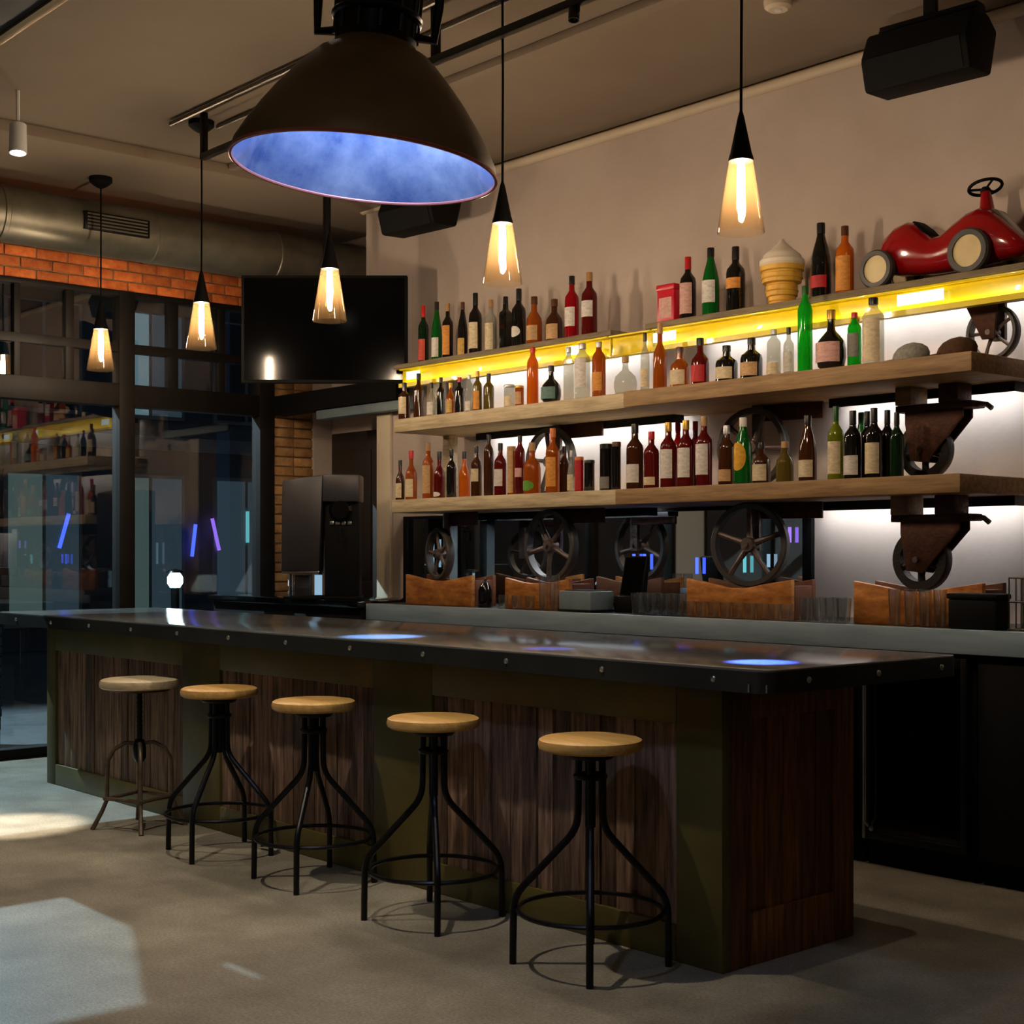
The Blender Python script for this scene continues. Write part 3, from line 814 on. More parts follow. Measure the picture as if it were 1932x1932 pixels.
# ------------------------------------------------------------------ shelves
def board(name, label, x0, x1, y0, y1, z0, z1, m, bev=0.008):
    o = MB().box(-(x1-x0)/2, -(y1-y0)/2, 0, (x1-x0)/2, (y1-y0)/2, z1-z0, bev).obj(name, M[m], None, ((x0+x1)/2, (y0+y1)/2, z0))
    return tag(o, label, 'shelf', 'wall shelves behind the bar')
Z3, Z2, Z1 = (1.662, 1.745), (2.175, 2.26), (2.613, 2.643)
board('shelf_board', 'pale left plank of the lowest bottle shelf', -7.41, -5.405, 5.50, 6.098, *Z3, 'shelf_wood')
board('shelf_board', 'long right plank of the lowest bottle shelf', -5.40, -3.34, 5.49, 6.098, *Z3, 'shelf_brown')
board('shelf_board', 'grey brown left plank of the middle bottle shelf', -7.41, -5.335, 5.52, 6.098, *Z2, 'shelf_wood')
board('shelf_board', 'long right plank of the middle shelf below the green bottles', -5.33, -3.28, 5.48, 6.098, *Z2, 'shelf_brown')
board('shelf_board', 'thin grey left board of the top shelf over yellow steel', -7.63, -5.62, 5.68, 6.098, *Z1, 'shelf_grey', 0.005)
board('shelf_board', 'thin grey right board of the top shelf under the toy car', -5.36, -3.12, 5.68, 6.098, *Z1, 'shelf_grey', 0.005)
def yellow_beam(label, x0, x1):
    yb = thing('steel_channel', label, 'beam', ((x0+x1)/2, 5.72, 2.49), 0, 'yellow shelf channels')
    w = (x1-x0)/2
    MB().box(-w, 0.0, 0.0, w, 0.012, 0.122, 0.002).obj('web', M['yellow'], yb)
    MB().box(-w, -0.03, 0.0, w, 0.0, 0.010, 0.002).obj('bottom_flange', M['yellow'], yb)
    MB().box(-w, -0.03, 0.112, w, 0.0, 0.122, 0.002).obj('top_flange', M['yellow'], yb)
    if w > 0.3:
        tp = MB().box(-w, -0.034, 0.0, w, -0.0302, 0.026).obj('glow_lip', M['yellow'], yb)  # lip added to hide the glow strip
        MB().box(-w+0.02, -0.0300, 0.0102, w-0.02, -0.026, 0.018).obj('hidden_glow', M['added_glow'], tp)  # added hidden emitter that brightens the yellow web from below
    return yb
yellow_beam('yellow painted steel channel under the left top shelf', -7.58, -5.66)
yellow_beam('yellow painted steel channel under the right top shelf', -5.32, -3.10)
yellow_beam('short olive yellow channel bridging the gap in the top shelf', -5.645, -5.335)
for i, (xx, ln, word) in enumerate([(-7.42, 0.14, 'far left'), (-5.93, 0.10, 'middle'), (-5.22, 0.16, 'second'), (-3.66, 0.24, 'bright long')]):
    pl = MB().box(-ln/2, -0.004, -0.026, ln/2, 0.004, 0.026, 0.002).obj('led_fixture', M['led_panel'], None, (xx, 5.684, 2.56))
    tag(pl, ['small white led fixture at the far end of the yellow channel', 'smallest white led fixture above the clear tall bottles', 'white led fixture on yellow channel below the red tin',
             'long white led fixture on yellow channel below the toy car'][i], 'led light', 'led fixtures on the yellow channels')
# led strips in a lipped channel under each board, at the wall
def led(label, x0, x1, zt):
    l = thing('led_strip', label, 'led strip', ((x0+x1)/2, 5.985, zt), 0, 'led strips under the shelves')
    w = (x1-x0)/2
    MB().box(-w, -0.035, -0.045, w, -0.028, 0.0).obj('lip', M['black_metal'], l)
    MB().box(-w, 0.0, -0.012, w, 0.03, -0.003).obj('diffuser', M['led'], l)
    for sx in (-w-0.004, w+0.0005):
        MB().box(sx, -0.035, -0.045, sx+0.0035, 0.05, 0.0).obj('end_cap', M['black_metal'], l)
led('led strip under the left half of the top shelf', -7.3, -5.7, Z1[0])
led('led strip under the right half of the top shelf', -5.25, -3.2, Z1[0])
led('led strip under the left half of the middle shelf', -7.1, -5.4, Z2[0])
led('led strip under the right half of the middle shelf', -4.35, -3.35, Z2[0])
led('led strip under the lowest shelf beside the mirror', -4.5, -3.35, Z3[0])
led('led strip under the lowest shelf above the mirror', -7.1, -5.6, Z3[0])

# cart wheel brackets that carry the shelves
def wheel(root, R, y=0.0, z=0.0, wide=0.05, spokes=5, mat='iron', rot=0.3, q=0.86, tyre='rubber', fat=1.0):
    """spoked wheel with axis along y"""
    rim = MB().lathe([(R*q, -wide/2), (R*0.97, -wide/2), (R, -wide/2+0.008), (R, wide/2-0.008), (R*0.97, wide/2), (R*q, wide/2), (R*q, -wide/2)], 40, (0, y, z), ROTX).obj('rim', M[tyre], root)
    MB().lathe([(0, -wide*0.7), (R*0.16, -wide*0.7), (R*0.18, -wide*0.5), (R*0.18, wide*0.5), (R*0.16, wide*0.7), (0, wide*0.7)], 16, (0, y, z), ROTX).obj('hub', M[mat], root)
    for k in range(spokes):
        a = rot + 2*math.pi*k/spokes
        c, s = math.cos(a), math.sin(a)
        MB().tube([(R*0.14*c, y, z+R*0.14*s), (R*0.5*c, y-wide*0.1, z+R*0.5*s), (R*0.90*c, y, z+R*0.90*s)], [R*0.085*fat, R*0.06*fat, R*0.075*fat], 8).obj('spoke', M[mat], root)
    return rim
def big_wheel(label, loc, R, ztop, rot, turn=0.0, block=True):
    t = thing('iron_wheel_support', label, 'wheel', loc, turn, 'cart wheels holding the shelves')
    wheel(t, R, 0, R, 0.05, 5, 'iron', rot)
    MB().tube([(0, -0.05, R), (0, 0.07, R)], 0.013, 8).obj('axle', M['iron'], t)
    if R < 0.13:
        MB().prism([(-0.16, ztop-loc[2]-0.001), (0.05, ztop-loc[2]-0.001), (0.03, R-0.03), (-0.03, R-0.03)], 'y', -0.045, -0.032, 0.002).obj('fork_plate', M['iron_rust'], t)
    if block:
        MB().box(-0.03, 0.045, R-0.03, 0.03, 0.07, ztop-loc[2]-0.001, 0.003).obj('hanger_plate', M['iron'], t)
        MB().box(0.0, 0.071, ztop-loc[2]-0.085, 0.36, 0.088, ztop-loc[2]-0.001, 0.004).obj('wood_block', M['iron_rust'], t)
    return t
def caster(label, loc, R, ztop, turn=0.0):
    t = thing('iron_caster_support', label, 'caster', loc, turn, 'iron casters holding the shelves')
    H = ztop - loc[2]
    wheel(t, R, 0, R, 0.055, 5, 'iron_dark', 0.95, 0.70, 'iron_dark', 1.9)
    for yy in (-0.045, 0.035):
        MB().prism([(-0.055, R-0.05), (0.03, R-0.06), (0.215, H-0.155), (0.215, H-0.115), (-0.085, H-0.115), (-0.085, H-0.17)], 'y', yy, yy+0.012, 0.002).obj('fork_plate', M['iron_rust'], t)
    MB().tube([(0, -0.06, R), (0, 0.06, R)], 0.014, 8).obj('axle', M['iron'], t)
    MB().box(-0.13, -0.055, H-0.117, 0.27, 0.055, H-0.085, 0.004).obj('swivel_plate', M['iron_rust'], t)
    MB().box(-0.115, -0.08, H-0.086, -0.03, 0.06, H-0.001, 0.004).obj('wood_block', M['shelf_brown'], t)
    bx = MB().box(0.10, -0.06, H-0.086, 0.20, 0.06, H-0.001, 0.004).obj('end_block', M['iron_rust'], t)
    MB().tube([(0.27, 0.0, H-0.10), (0.31, 0.0, H-0.105), (0.335, 0.0, H-0.125)], 0.012, 8).obj('hook', M['iron'], t)
    return t
big_wheel('iron cart wheel on the leftmost copper toned cradle', (-7.165, 5.70, 1.235), 0.165, 1.662, 0.5, math.radians(-12))
big_wheel('iron cart wheel above the small copper cradle by the straws', (-6.126, 5.70, 1.235), 0.212, 1.662, 0.85)
big_wheel('largest iron cart wheel on the counter with open spokes', (-4.654, 5.70, 1.232), 0.214, 1.662, 1.57, math.radians(12))
caster('rusty iron caster on the cradle nearest the counter end', (-3.66, 5.70, 1.232), 0.142, 1.662)
big_wheel('cart wheel on the lowest shelf behind the amber bottles', (-6.30, 5.86, 1.746), 0.205, 2.175, 0.5)
big_wheel('cart wheel on the lowest shelf behind the yellow label bottle', (-4.765, 5.86, 1.746), 0.205, 2.175, 1.2, math.radians(10))
caster('rusty iron caster at the end of the lowest shelf', (-3.735, 5.85, 1.746), 0.135, 2.175)
big_wheel('dark iron wheel below the toy car on the middle shelf', (-3.40, 5.86, 2.261), 0.125, 2.612, 0.6)
# wooden posts at the left end
for lab, z0, z1 in (('pale wood post between the lowest and middle shelf', 1.746, 2.174), ('short painted post under the lowest shelf end', 1.081, 1.661), ('pale post under the far end of the top shelf', 2.261, 2.612)):
    o = MB().box(-0.035, -0.035, 0, 0.035, 0.035, z1-z0, 0.004).obj('shelf_post', M['blue_grey'] if z0 < 1.2 else M['shelf_wood'], None, (-7.33 if z0 < 2.2 else -7.50, 5.92, z0))
    tag(o, lab, 'post')

# copper toned cradles with a dipped top
def cradle(label, x0, x1, h, dip, y0=5.60, y1=5.80, m='copper'):
    w = (x1-x0)/2
    t = thing('wheel_cradle', label, 'cradle', ((x0+x1)/2, (y0+y1)/2, 1.08), 0, 'wheel cradles on the back counter')
    d = (y1-y0)/2
    poly = [(-w, 0), (w, 0), (w, h), (w*0.45, h*0.86), (0.06, dip), (-0.06, dip), (-w*0.45, h*0.86), (-w, h)]
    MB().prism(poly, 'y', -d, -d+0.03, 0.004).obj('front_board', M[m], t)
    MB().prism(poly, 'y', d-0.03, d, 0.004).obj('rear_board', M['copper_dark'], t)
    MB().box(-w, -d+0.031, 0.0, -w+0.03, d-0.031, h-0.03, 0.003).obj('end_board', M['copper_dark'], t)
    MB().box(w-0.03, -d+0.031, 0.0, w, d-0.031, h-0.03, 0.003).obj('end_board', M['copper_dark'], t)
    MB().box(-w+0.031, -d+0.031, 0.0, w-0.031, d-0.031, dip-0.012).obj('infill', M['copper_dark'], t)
    return t
cradle('glowing copper toned cradle at the far end of the counter', -7.39, -6.73, 0.19, 0.152)
cradle('small copper toned cradle behind the clear straw glasses', -6.42, -5.87, 0.18, 0.150)
cradle('wide copper toned cradle under the largest wheel', -4.99, -4.32, 0.195, 0.150)
cradle('dark copper toned cradle under the rusty caster', -3.96, -3.30, 0.195, 0.150, m='copper')
BOTTLES = [
('L', -7.421, 5.58, 0.029, 0.259, 'squat', 'brown', 'dark', 'cream', 0.06, 0.42),
('L', -7.33, 5.6, 0.0373, 0.316, 'squat', 'amber', 'red', 'cream', 0.06, 0.42),
('L', -7.128, 5.58, 0.0366, 0.351, 'spirit', 'amber', 'cork', 'tan', 0.1, 0.6),
('L', -7.041, 5.6, 0.0364, 0.294, 'squat', 'crimson', 'dark', 'white', 0.04, 0.14),
('L', -6.896, 5.58, 0.031, 0.299, 'spirit', 'black', 'dark', 'none', 0, 0),
('L', -6.772, 5.58, 0.0339, 0.279, 'squat', 'orange', 'dark', 'none', 0, 0),
('L', -6.657, 5.58, 0.0336, 0.305, 'spirit', 'brown', 'dark', 'cream', 0.3, 0.55),
('L', -6.543, 5.58, 0.0301, 0.368, 'tall', 'brown', 'dark', 'none', 0, 0),
('L', -6.437, 5.58, 0.0361, 0.311, 'spirit', 'crimson', 'dark', 'white', 0.18, 0.5),
('L', -6.36, 5.6, 0.025, 0.289, 'tin', 'amber', 'cork', 'tan', 0.05, 0.9),
('L', -6.285, 5.6, 0.0295, 0.347, 'tall', 'crimson', 'dark', 'pink', 0.3, 0.45),
('L', -6.146, 5.57, 0.0504, 0.297, 'jug', 'amber', 'cork', 'green', 0.06, 0.26),
('L', -5.971, 5.57, 0.0406, 0.368, 'spirit', 'amber', 'orange', 'orange', 0.1, 0.55),
('L', -5.97, 5.66, 0.0318, 0.27, 'spirit', 'brown', 'dark', 'none', 0, 0),
('L', -5.829, 5.58, 0.0223, 0.235, 'squat', 'clear', 'silver', 'cream', 0.05, 0.42),
('L', -5.786, 5.6, 0.0252, 0.198, 'tin', 'red', 'orange', 'red', 0.05, 0.9),
('L', -5.726, 5.62, 0.0295, 0.178, 'tin', 'black', 'dark', 'none', 0, 0),
('L', -5.573, 5.6, 0.0363, 0.257, 'tin', 'black', 'dark', 'grey', 0.05, 0.3),
('L', -5.496, 5.6, 0.0245, 0.264, 'tin', 'black', 'brown', 'none', 0, 0),
('L', -5.338, 5.58, 0.0467, 0.35, 'spirit', 'brown', 'dark', 'white', 0.1, 0.38),
('L', -5.247, 5.82, 0.0344, 0.369, 'spirit', 'red', 'red', 'none', 0, 0),
('L', -5.218, 5.58, 0.0406, 0.302, 'spirit', 'crimson', 'red', 'cream', 0.06, 0.2),
('L', -5.122, 5.82, 0.034, 0.364, 'spirit', 'crimson', 'red', 'none', 0, 0),
('L', -5.088, 5.57, 0.0428, 0.341, 'spirit', 'crimson', 'gold', 'white', 0.14, 0.58),
('L', -4.967, 5.57, 0.0423, 0.343, 'spirit', 'crimson', 'gold', 'white', 0.14, 0.58),
('L', -4.845, 5.57, 0.0418, 0.354, 'spirit', 'crimson', 'cork', 'white', 0.16, 0.6),
('L', -4.704, 5.58, 0.0412, 0.299, 'spirit', 'brown', 'silver', 'tan', 0.06, 0.26),
('L', -4.59, 5.57, 0.046, 0.33, 'champ', 'green', 'white', 'yellow', 0.2, 0.62),
('L', -4.474, 5.57, 0.0441, 0.2, 'jug', 'brown', 'dark', 'cream', 0.06, 0.46),
('L', -4.332, 5.57, 0.0421, 0.197, 'squat', 'olive', 'cork', 'none', 0, 0),
('L', -4.197, 5.57, 0.0428, 0.312, 'champ', 'brown', 'dark', 'cream', 0.06, 0.32),
('L', -4.084, 5.84, 0.0357, 0.336, 'champ', 'green', 'green', 'none', 0, 0),
('L', -4.044, 5.58, 0.0371, 0.344, 'wine', 'yellow green', 'green', 'cream', 0.08, 0.52),
('L', -3.942, 5.57, 0.0404, 0.316, 'wine', 'black', 'dark', 'white', 0.06, 0.34),
('L', -3.94, 5.68, 0.0346, 0.32, 'wine', 'black', 'dark', 'none', 0, 0),
('L', -3.82, 5.56, 0.0398, 0.318, 'wine', 'black', 'dark', 'cream', 0.06, 0.5),
('L', -3.81, 5.65, 0.034, 0.314, 'wine', 'black', 'dark', 'none', 0, 0),
('L', -3.7, 5.56, 0.0309, 0.29, 'wine', 'bottle green', 'dark', 'none', 0, 0),
('M', -7.376, 5.58, 0.0374, 0.238, 'spirit', 'brown', 'dark', 'cream', 0.15, 0.6),
('M', -7.278, 5.62, 0.0338, 0.29, 'spirit', 'brown', 'dark', 'none', 0, 0),
('M', -7.096, 5.58, 0.0282, 0.213, 'squat', 'clear', 'dark', 'white', 0.05, 0.42),
('M', -7.076, 5.64, 0.0266, 0.249, 'spirit', 'black', 'dark', 'none', 0, 0),
('M', -6.906, 5.58, 0.0278, 0.196, 'squat', 'amber', 'gold', 'gold', 0.05, 0.44),
('M', -6.818, 5.58, 0.0292, 0.221, 'spirit', 'black', 'red', 'none', 0, 0),
('M', -6.751, 5.6, 0.0242, 0.229, 'tall', 'clear', 'silver', 'white', 0.05, 0.3),
('M', -6.647, 5.58, 0.0272, 0.243, 'spirit', 'olive', 'gold', 'orange', 0.05, 0.5),
('M', -6.59, 5.62, 0.0319, 0.225, 'spirit', 'olive', 'dark', 'none', 0, 0),
('M', -6.356, 5.58, 0.0312, 0.134, 'tin', 'clear', 'silver', 'cream', 0.05, 0.5),
('M', -6.267, 5.58, 0.0263, 0.12, 'tin', 'amber', 'gold', 'tan', 0.1, 0.7),
('M', -6.152, 5.58, 0.0336, 0.334, 'tall', 'orange', 'red', 'none', 0, 0),
('M', -6.016, 5.6, 0.0575, 0.215, 'round', 'black', 'dark', 'teal', 0.1, 0.42),
('M', -5.893, 5.62, 0.03, 0.309, 'tall', 'clear', 'silver', 'none', 0, 0),
('M', -5.74, 5.58, 0.0442, 0.31, 'tall', 'clear', 'silver', 'white', 0.2, 0.72),
('M', -5.631, 5.6, 0.038, 0.308, 'tall', 'amber', 'silver', 'orange', 0.12, 0.45),
('M', -5.467, 5.64, 0.0635, 0.216, 'round', 'clear', 'cork', 'none', 0, 0),
('M', -5.302, 5.62, 0.0241, 0.322, 'spirit', 'clear', 'dark', 'cream', 0.1, 0.4),
('M', -5.157, 5.58, 0.0362, 0.352, 'squat', 'amber', 'cork', 'none', 0, 0),
('M', -5.007, 5.57, 0.0507, 0.209, 'squat', 'amber', 'brown', 'cream', 0.06, 0.42),
('M', -4.87, 5.57, 0.046, 0.24, 'squat', 'crimson', 'dark', 'red', 0.06, 0.42),
('M', -4.704, 5.58, 0.0559, 0.185, 'jug', 'black', 'dark', 'cream', 0.08, 0.4),
('M', -4.545, 5.58, 0.0549, 0.205, 'jug', 'black', 'dark', 'tan', 0.08, 0.4),
('M', -4.407, 5.58, 0.0335, 0.23, 'tall', 'clear', 'silver', 'cream', 0.05, 0.3),
('M', -4.348, 5.62, 0.0257, 0.238, 'spirit', 'clear', 'dark', 'white', 0.1, 0.5),
('M', -4.22, 5.58, 0.0354, 0.416, 'tall', 'bright green', 'green', 'none', 0, 0),
('M', -4.07, 5.58, 0.0695, 0.283, 'round', 'black', 'gold', 'pink', 0.12, 0.45),
('M', -3.954, 5.6, 0.0319, 0.258, 'tall', 'bright green', 'red', 'grey', 0.2, 0.62),
('M', -3.837, 5.58, 0.0484, 0.309, 'tall', 'clear', 'dark', 'cream', 0.05, 0.68),
('T', -7.46, 5.8, 0.0347, 0.384, 'wine', 'bottle green', 'red', 'orange red', 0.06, 0.42),
('T', -7.32, 5.8, 0.0344, 0.39, 'champ', 'green', 'dark', 'white', 0.08, 0.4),
('T', -7.181, 5.78, 0.0356, 0.359, 'spirit', 'black', 'cork', 'orange', 0.08, 0.6),
('T', -7.031, 5.78, 0.0318, 0.349, 'champ', 'black', 'brown', 'gold', 0.04, 0.34),
('T', -6.906, 5.78, 0.0414, 0.389, 'wine', 'black', 'dark', 'cream', 0.1, 0.52),
('T', -6.781, 5.8, 0.0361, 0.332, 'spirit', 'clear', 'cork', 'cream', 0.06, 0.56),
('T', -6.641, 5.8, 0.0374, 0.333, 'square', 'black', 'dark', 'none', 0, 0),
('T', -6.497, 5.78, 0.0433, 0.359, 'wine', 'black', 'dark', 'white', 0.18, 0.36),
('T', -6.358, 5.78, 0.0475, 0.293, 'squat', 'amber', 'brown', 'tan', 0.1, 0.4),
('T', -6.204, 5.8, 0.05, 0.259, 'squat', 'brown', 'brown', 'tan', 0.08, 0.42),
('T', -6.034, 5.78, 0.0415, 0.369, 'spirit', 'red', 'dark', 'white', 0.2, 0.5),
('T', -5.889, 5.78, 0.0455, 0.369, 'spirit', 'crimson', 'cork', 'white', 0.3, 0.55),
('T', -5.139, 5.78, 0.0439, 0.341, 'wine', 'black', 'red', 'pink', 0.1, 0.58),
('T', -4.98, 5.78, 0.046, 0.364, 'champ', 'green', 'dark', 'white', 0.2, 0.52),
('T', -4.812, 5.78, 0.0493, 0.343, 'wine', 'black', 'dark', 'orange', 0.36, 0.52),
('T', -4.276, 5.78, 0.0492, 0.373, 'champ', 'black', 'dark', 'red', 0.14, 0.3),
('T', -4.136, 5.78, 0.0433, 0.334, 'spirit', 'orange', 'brown', 'orange', 0.06, 0.56),
]

# ------------------------------------------------------------------ bottles
def bottle_glass(name, col, clear, rough=0.08):
    """coloured bottle glass with its contents: part body colour, part see-through, glossy skin"""
    m, nt, b = newmat('glass_' + name.replace(' ', '_'))
    N, L = nt.nodes, nt.links
    b.inputs['Base Color'].default_value = col
    b.inputs['Roughness'].default_value = rough
    b.inputs['Coat Weight'].default_value = 0.3
    tr = N.new('ShaderNodeBsdfTransparent')
    tr.inputs[0].default_value = (min(1, col[0]*1.6+0.02), min(1, col[1]*1.6+0.02), min(1, col[2]*1.6+0.02), 1)
    mx = N.new('ShaderNodeMixShader'); mx.inputs[0].default_value = clear
    L.new(b.outputs[0], mx.inputs[1]); L.new(tr.outputs[0], mx.inputs[2])
    L.new(mx.outputs[0], N['Material Output'].inputs['Surface'])
    return m
G = {}
for k, c, a in (('bottle green', srgb(14,44,20), 0.25), ('green', srgb(16,110,36), 0.35), ('bright green', srgb(24,176,40), 0.4), ('yellow green', srgb(130,140,30), 0.4),
                ('black', srgb(20,17,15), 0.0), ('clear', srgb(186,186,178), 0.68), ('amber', srgb(168,84,20), 0.3), ('brown', srgb(70,36,16), 0.15), ('red', srgb(168,16,28), 0.3),
                ('crimson', srgb(104,20,18), 0.3), ('orange', srgb(206,108,20), 0.3), ('olive', srgb(110,92,32), 0.35)):
    G[k] = bottle_glass(k, c, a)
K = {}
for k, c in (('red', srgb(196,28,28)), ('dark', srgb(26,24,24)), ('cork', srgb(176,134,84)), ('brown', srgb(86,50,26)), ('gold', srgb(196,156,70)), ('silver', srgb(196,200,200)),
             ('green', srgb(30,84,30)), ('orange', srgb(206,110,40)), ('white', srgb(226,222,212))):
    K[k] = principled('cap_' + k, c, 0.35, 0.6 if k in ('gold', 'silver') else 0.0)
LB = {}
for k, c in (('orange red', srgb(206,72,44)), ('white', srgb(228,222,212)), ('orange', srgb(226,150,54)), ('gold', srgb(214,172,86)), ('cream', srgb(224,206,166)), ('tan', srgb(206,164,112)),
             ('pink', srgb(220,170,158)), ('red', srgb(190,22,30)), ('teal', srgb(96,132,124)), ('green', srgb(96,160,44)), ('yellow', srgb(226,168,20)), ('grey', srgb(130,128,120))):
    m = principled('label_' + k.replace(' ', '_'), c, 0.6, 0, tuple(v*0.72 for v in c[:3]) + (1,), 34, (1, 1, 2.2), detail=2)
    LB[k] = m
PROF = {   # (r, z) of the glass, cap (r, z0, z1)
 'wine':   ([(0,0),(.88,0),(1,.012),(1,.60),(.93,.66),(.66,.71),(.42,.75),(.37,.79),(.36,.97),(0,.97)], (.40,.80,1.0)),
 'champ':  ([(0,0),(.88,0),(1,.012),(1,.42),(.94,.54),(.76,.66),(.52,.77),(.40,.84),(.36,.97),(0,.97)], (.42,.86,1.0)),
 'spirit': ([(0,0),(.92,0),(1,.012),(1,.61),(.94,.67),(.60,.73),(.40,.77),(.37,.92),(0,.92)], (.42,.86,1.0)),
 'square': ([(0,0),(.84,0),(.88,.012),(.88,.66),(.80,.71),(.45,.75),(.38,.78),(.36,.92),(0,.92)], (.42,.86,1.0)),
 'squat':  ([(0,0),(.92,0),(1,.015),(1,.46),(.92,.55),(.56,.65),(.37,.70),(.34,.88),(0,.88)], (.42,.84,1.0)),
 'tall':   ([(0,0),(.92,0),(1,.012),(1,.72),(.86,.77),(.50,.83),(.40,.87),(.38,.95),(0,.95)], (.46,.90,1.0)),
 'jug':    ([(0,0),(.90,0),(1,.02),(1,.50),(.90,.59),(.56,.66),(.36,.71),(.32,.90),(0,.90)], (.38,.84,1.0)),
 'round':  ([(0,0),(.62,0),(.88,.06),(1,.20),(1,.34),(.88,.48),(.56,.58),(.30,.65),(.24,.74),(.24,.90),(0,.90)], (.30,.84,1.0)),
 'tin':    ([(0,0),(.97,0),(1,.01),(1,.92),(0,.92)], (1.03,.90,1.0)),
}
WORD = {'wine': 'wine bottle', 'champ': 'sloping bottle', 'spirit': 'spirit bottle', 'square': 'square bottle', 'squat': 'squat bottle', 'tall': 'tall bottle', 'jug': 'jug bottle', 'round': 'round bottle', 'tin': 'canister'}
ORD = ['first', 'second', 'third', 'fourth', 'fifth', 'sixth', 'seventh', 'eighth', 'ninth', 'tenth', 'eleventh', 'twelfth', 'thirteenth', 'fourteenth', 'fifteenth', 'sixteenth', 'seventeenth', 'eighteenth', 'nineteenth', 'twentieth']
def ordinal(n):
    if n <= 20:
        return ORD[n-1]
    return {2: 'twenty', 3: 'thirty', 4: 'forty'}[n // 10] + ('-' + ORD[n % 10 - 1] if n % 10 else '')
SHZ = {'T': Z1[1], 'M': Z2[1], 'L': Z3[1]}
SHN = {'T': 'top', 'M': 'middle', 'L': 'lowest'}
count = {'T': 0, 'M': 0, 'L': 0}
for row, bx, by, r, h, kind, g, c, lab, l0, l1 in BOTTLES:
    count[row] += 1
    desc = c + '-capped ' + g + ' ' + WORD[kind] + ('' if lab == 'none' else ' with ' + lab + ' label')
    b = thing('canister' if kind == 'tin' else 'liquor_bottle', '%s, %s from left on %s shelf' % (desc, ordinal(count[row]), SHN[row]), 'canister' if kind == 'tin' else 'bottle',
              (bx, by, SHZ[row]), 0.0, 'bottles on the %s shelf' % SHN[row])
    prof, (cr, c0, c1) = PROF[kind]
    sq = 1.0 if kind == 'square' else 0.0
    MB().lathe([(p*r, z*h) for p, z in prof], 20, square=sq).obj('glass_body' if kind != 'tin' else 'can_body', G[g], b)
    MB().lathe([(0, c1*h), (cr*r*0.94, c1*h), (cr*r, c1*h-0.003), (cr*r, c0*h), (cr*r*0.9, c0*h)][::-1], 14).obj('cap', K[c], b)
    if lab != 'none':
        rl_ = r*(1.0 if kind != 'square' else 1.1) + 0.0012
        if kind == 'round':
            rl_ = r*1.02 + 0.001
        half = math.radians(68)
        a_c = math.radians(-90)
        mb = MB()
        prof_l = [(rl_-0.0012, l0*h), (rl_, l0*h), (rl_, l1*h), (rl_-0.0012, l1*h)]
        if kind == 'square':
            mb.box(-0.75*r, -rl_*0.88-0.0015, l0*h, 0.75*r, -rl_*0.88+0.003, l1*h)
        elif lab == 'yellow' or (lab == 'white' and l1-l0 < 0.2) or lab == 'green':
            # oval label
            n_ = 22
            zc, hz, cols = (l0+l1)/2*h, (l1-l0)/2*h, []
            for k in range(n_+1):
                u = -1 + 2*k/n_
                ang = a_c + half*0.85*u
                dz = hz*math.sqrt(max(0.0, 1-u*u)) + 0.0004
                co, so = math.cos(ang), math.sin(ang)
                cols.append([(rl_*co, rl_*so, zc-dz), (rl_*co, rl_*so, zc+dz), ((rl_-0.0012)*co, (rl_-0.0012)*so, zc+dz), ((rl_-0.0012)*co, (rl_-0.0012)*so, zc-dz)])
            mb.loft(cols, cap=True)
        else:
            mb.lathe(prof_l, 12, a0=a_c-half, a1=a_c+half)
        mb.obj('paper_label', LB[lab], b)

def xat(px, Y):
    k = (px - 966.0) / FOCAL_PX
    return Y * (-math.cos(YAW) + math.sin(YAW)*k) / (math.sin(YAW) + math.cos(YAW)*k)

# ------------------------------------------------------------------ things on the top and middle shelf
tn = thing('red_tin_box', 'red tin box with lid standing on the top shelf', 'tin', (-5.275, 5.80, Z1[1]))
MB().box(-0.062, -0.05, 0, 0.062, 0.05, 0.185, 0.006).obj('body', M['red_tin'], tn)
MB().box(-0.066, -0.054, 0.178, 0.066, 0.054, 0.212, 0.006).obj('lid', M['red_tin'], tn)
MB().box(-0.045, -0.0515, 0.03, 0.045, -0.0495, 0.14).obj('pale_panel', LB['pink'], tn)
ic = thing('ice_cream_cone', 'giant display ice cream with white swirl in a wafer cup', 'ice cream', (-4.545, 5.82, Z1[1]))
MB().lathe([(0,0),(.066,0),(.070,.050),(.078,.055),(.080,.105),(.076,.110),(.078,.116),(.098,.122),(.104,.165),(.098,.168),(.100,.176),(.110,.182),(.112,.205),(0,.205)], 32).obj('wafer_cup', M['wafer'], ic)
for zz, rr in ((0.028, 0.069), (0.08, 0.080), (0.143, 0.102)):
    MB().ring(rr, 0.004, (0, 0, zz), n=32, m=6).obj('wafer_rib', M['wafer'], ic)
MB().lathe([(0,.203),(.106,.205),(.114,.216),(.112,.234),(.098,.248),(.094,.262),(.076,.278),(.058,.290),(.044,.306),(.024,.320),(.010,.342),(0,.348)], 32).obj('cream_swirl', M['icecream'], ic)

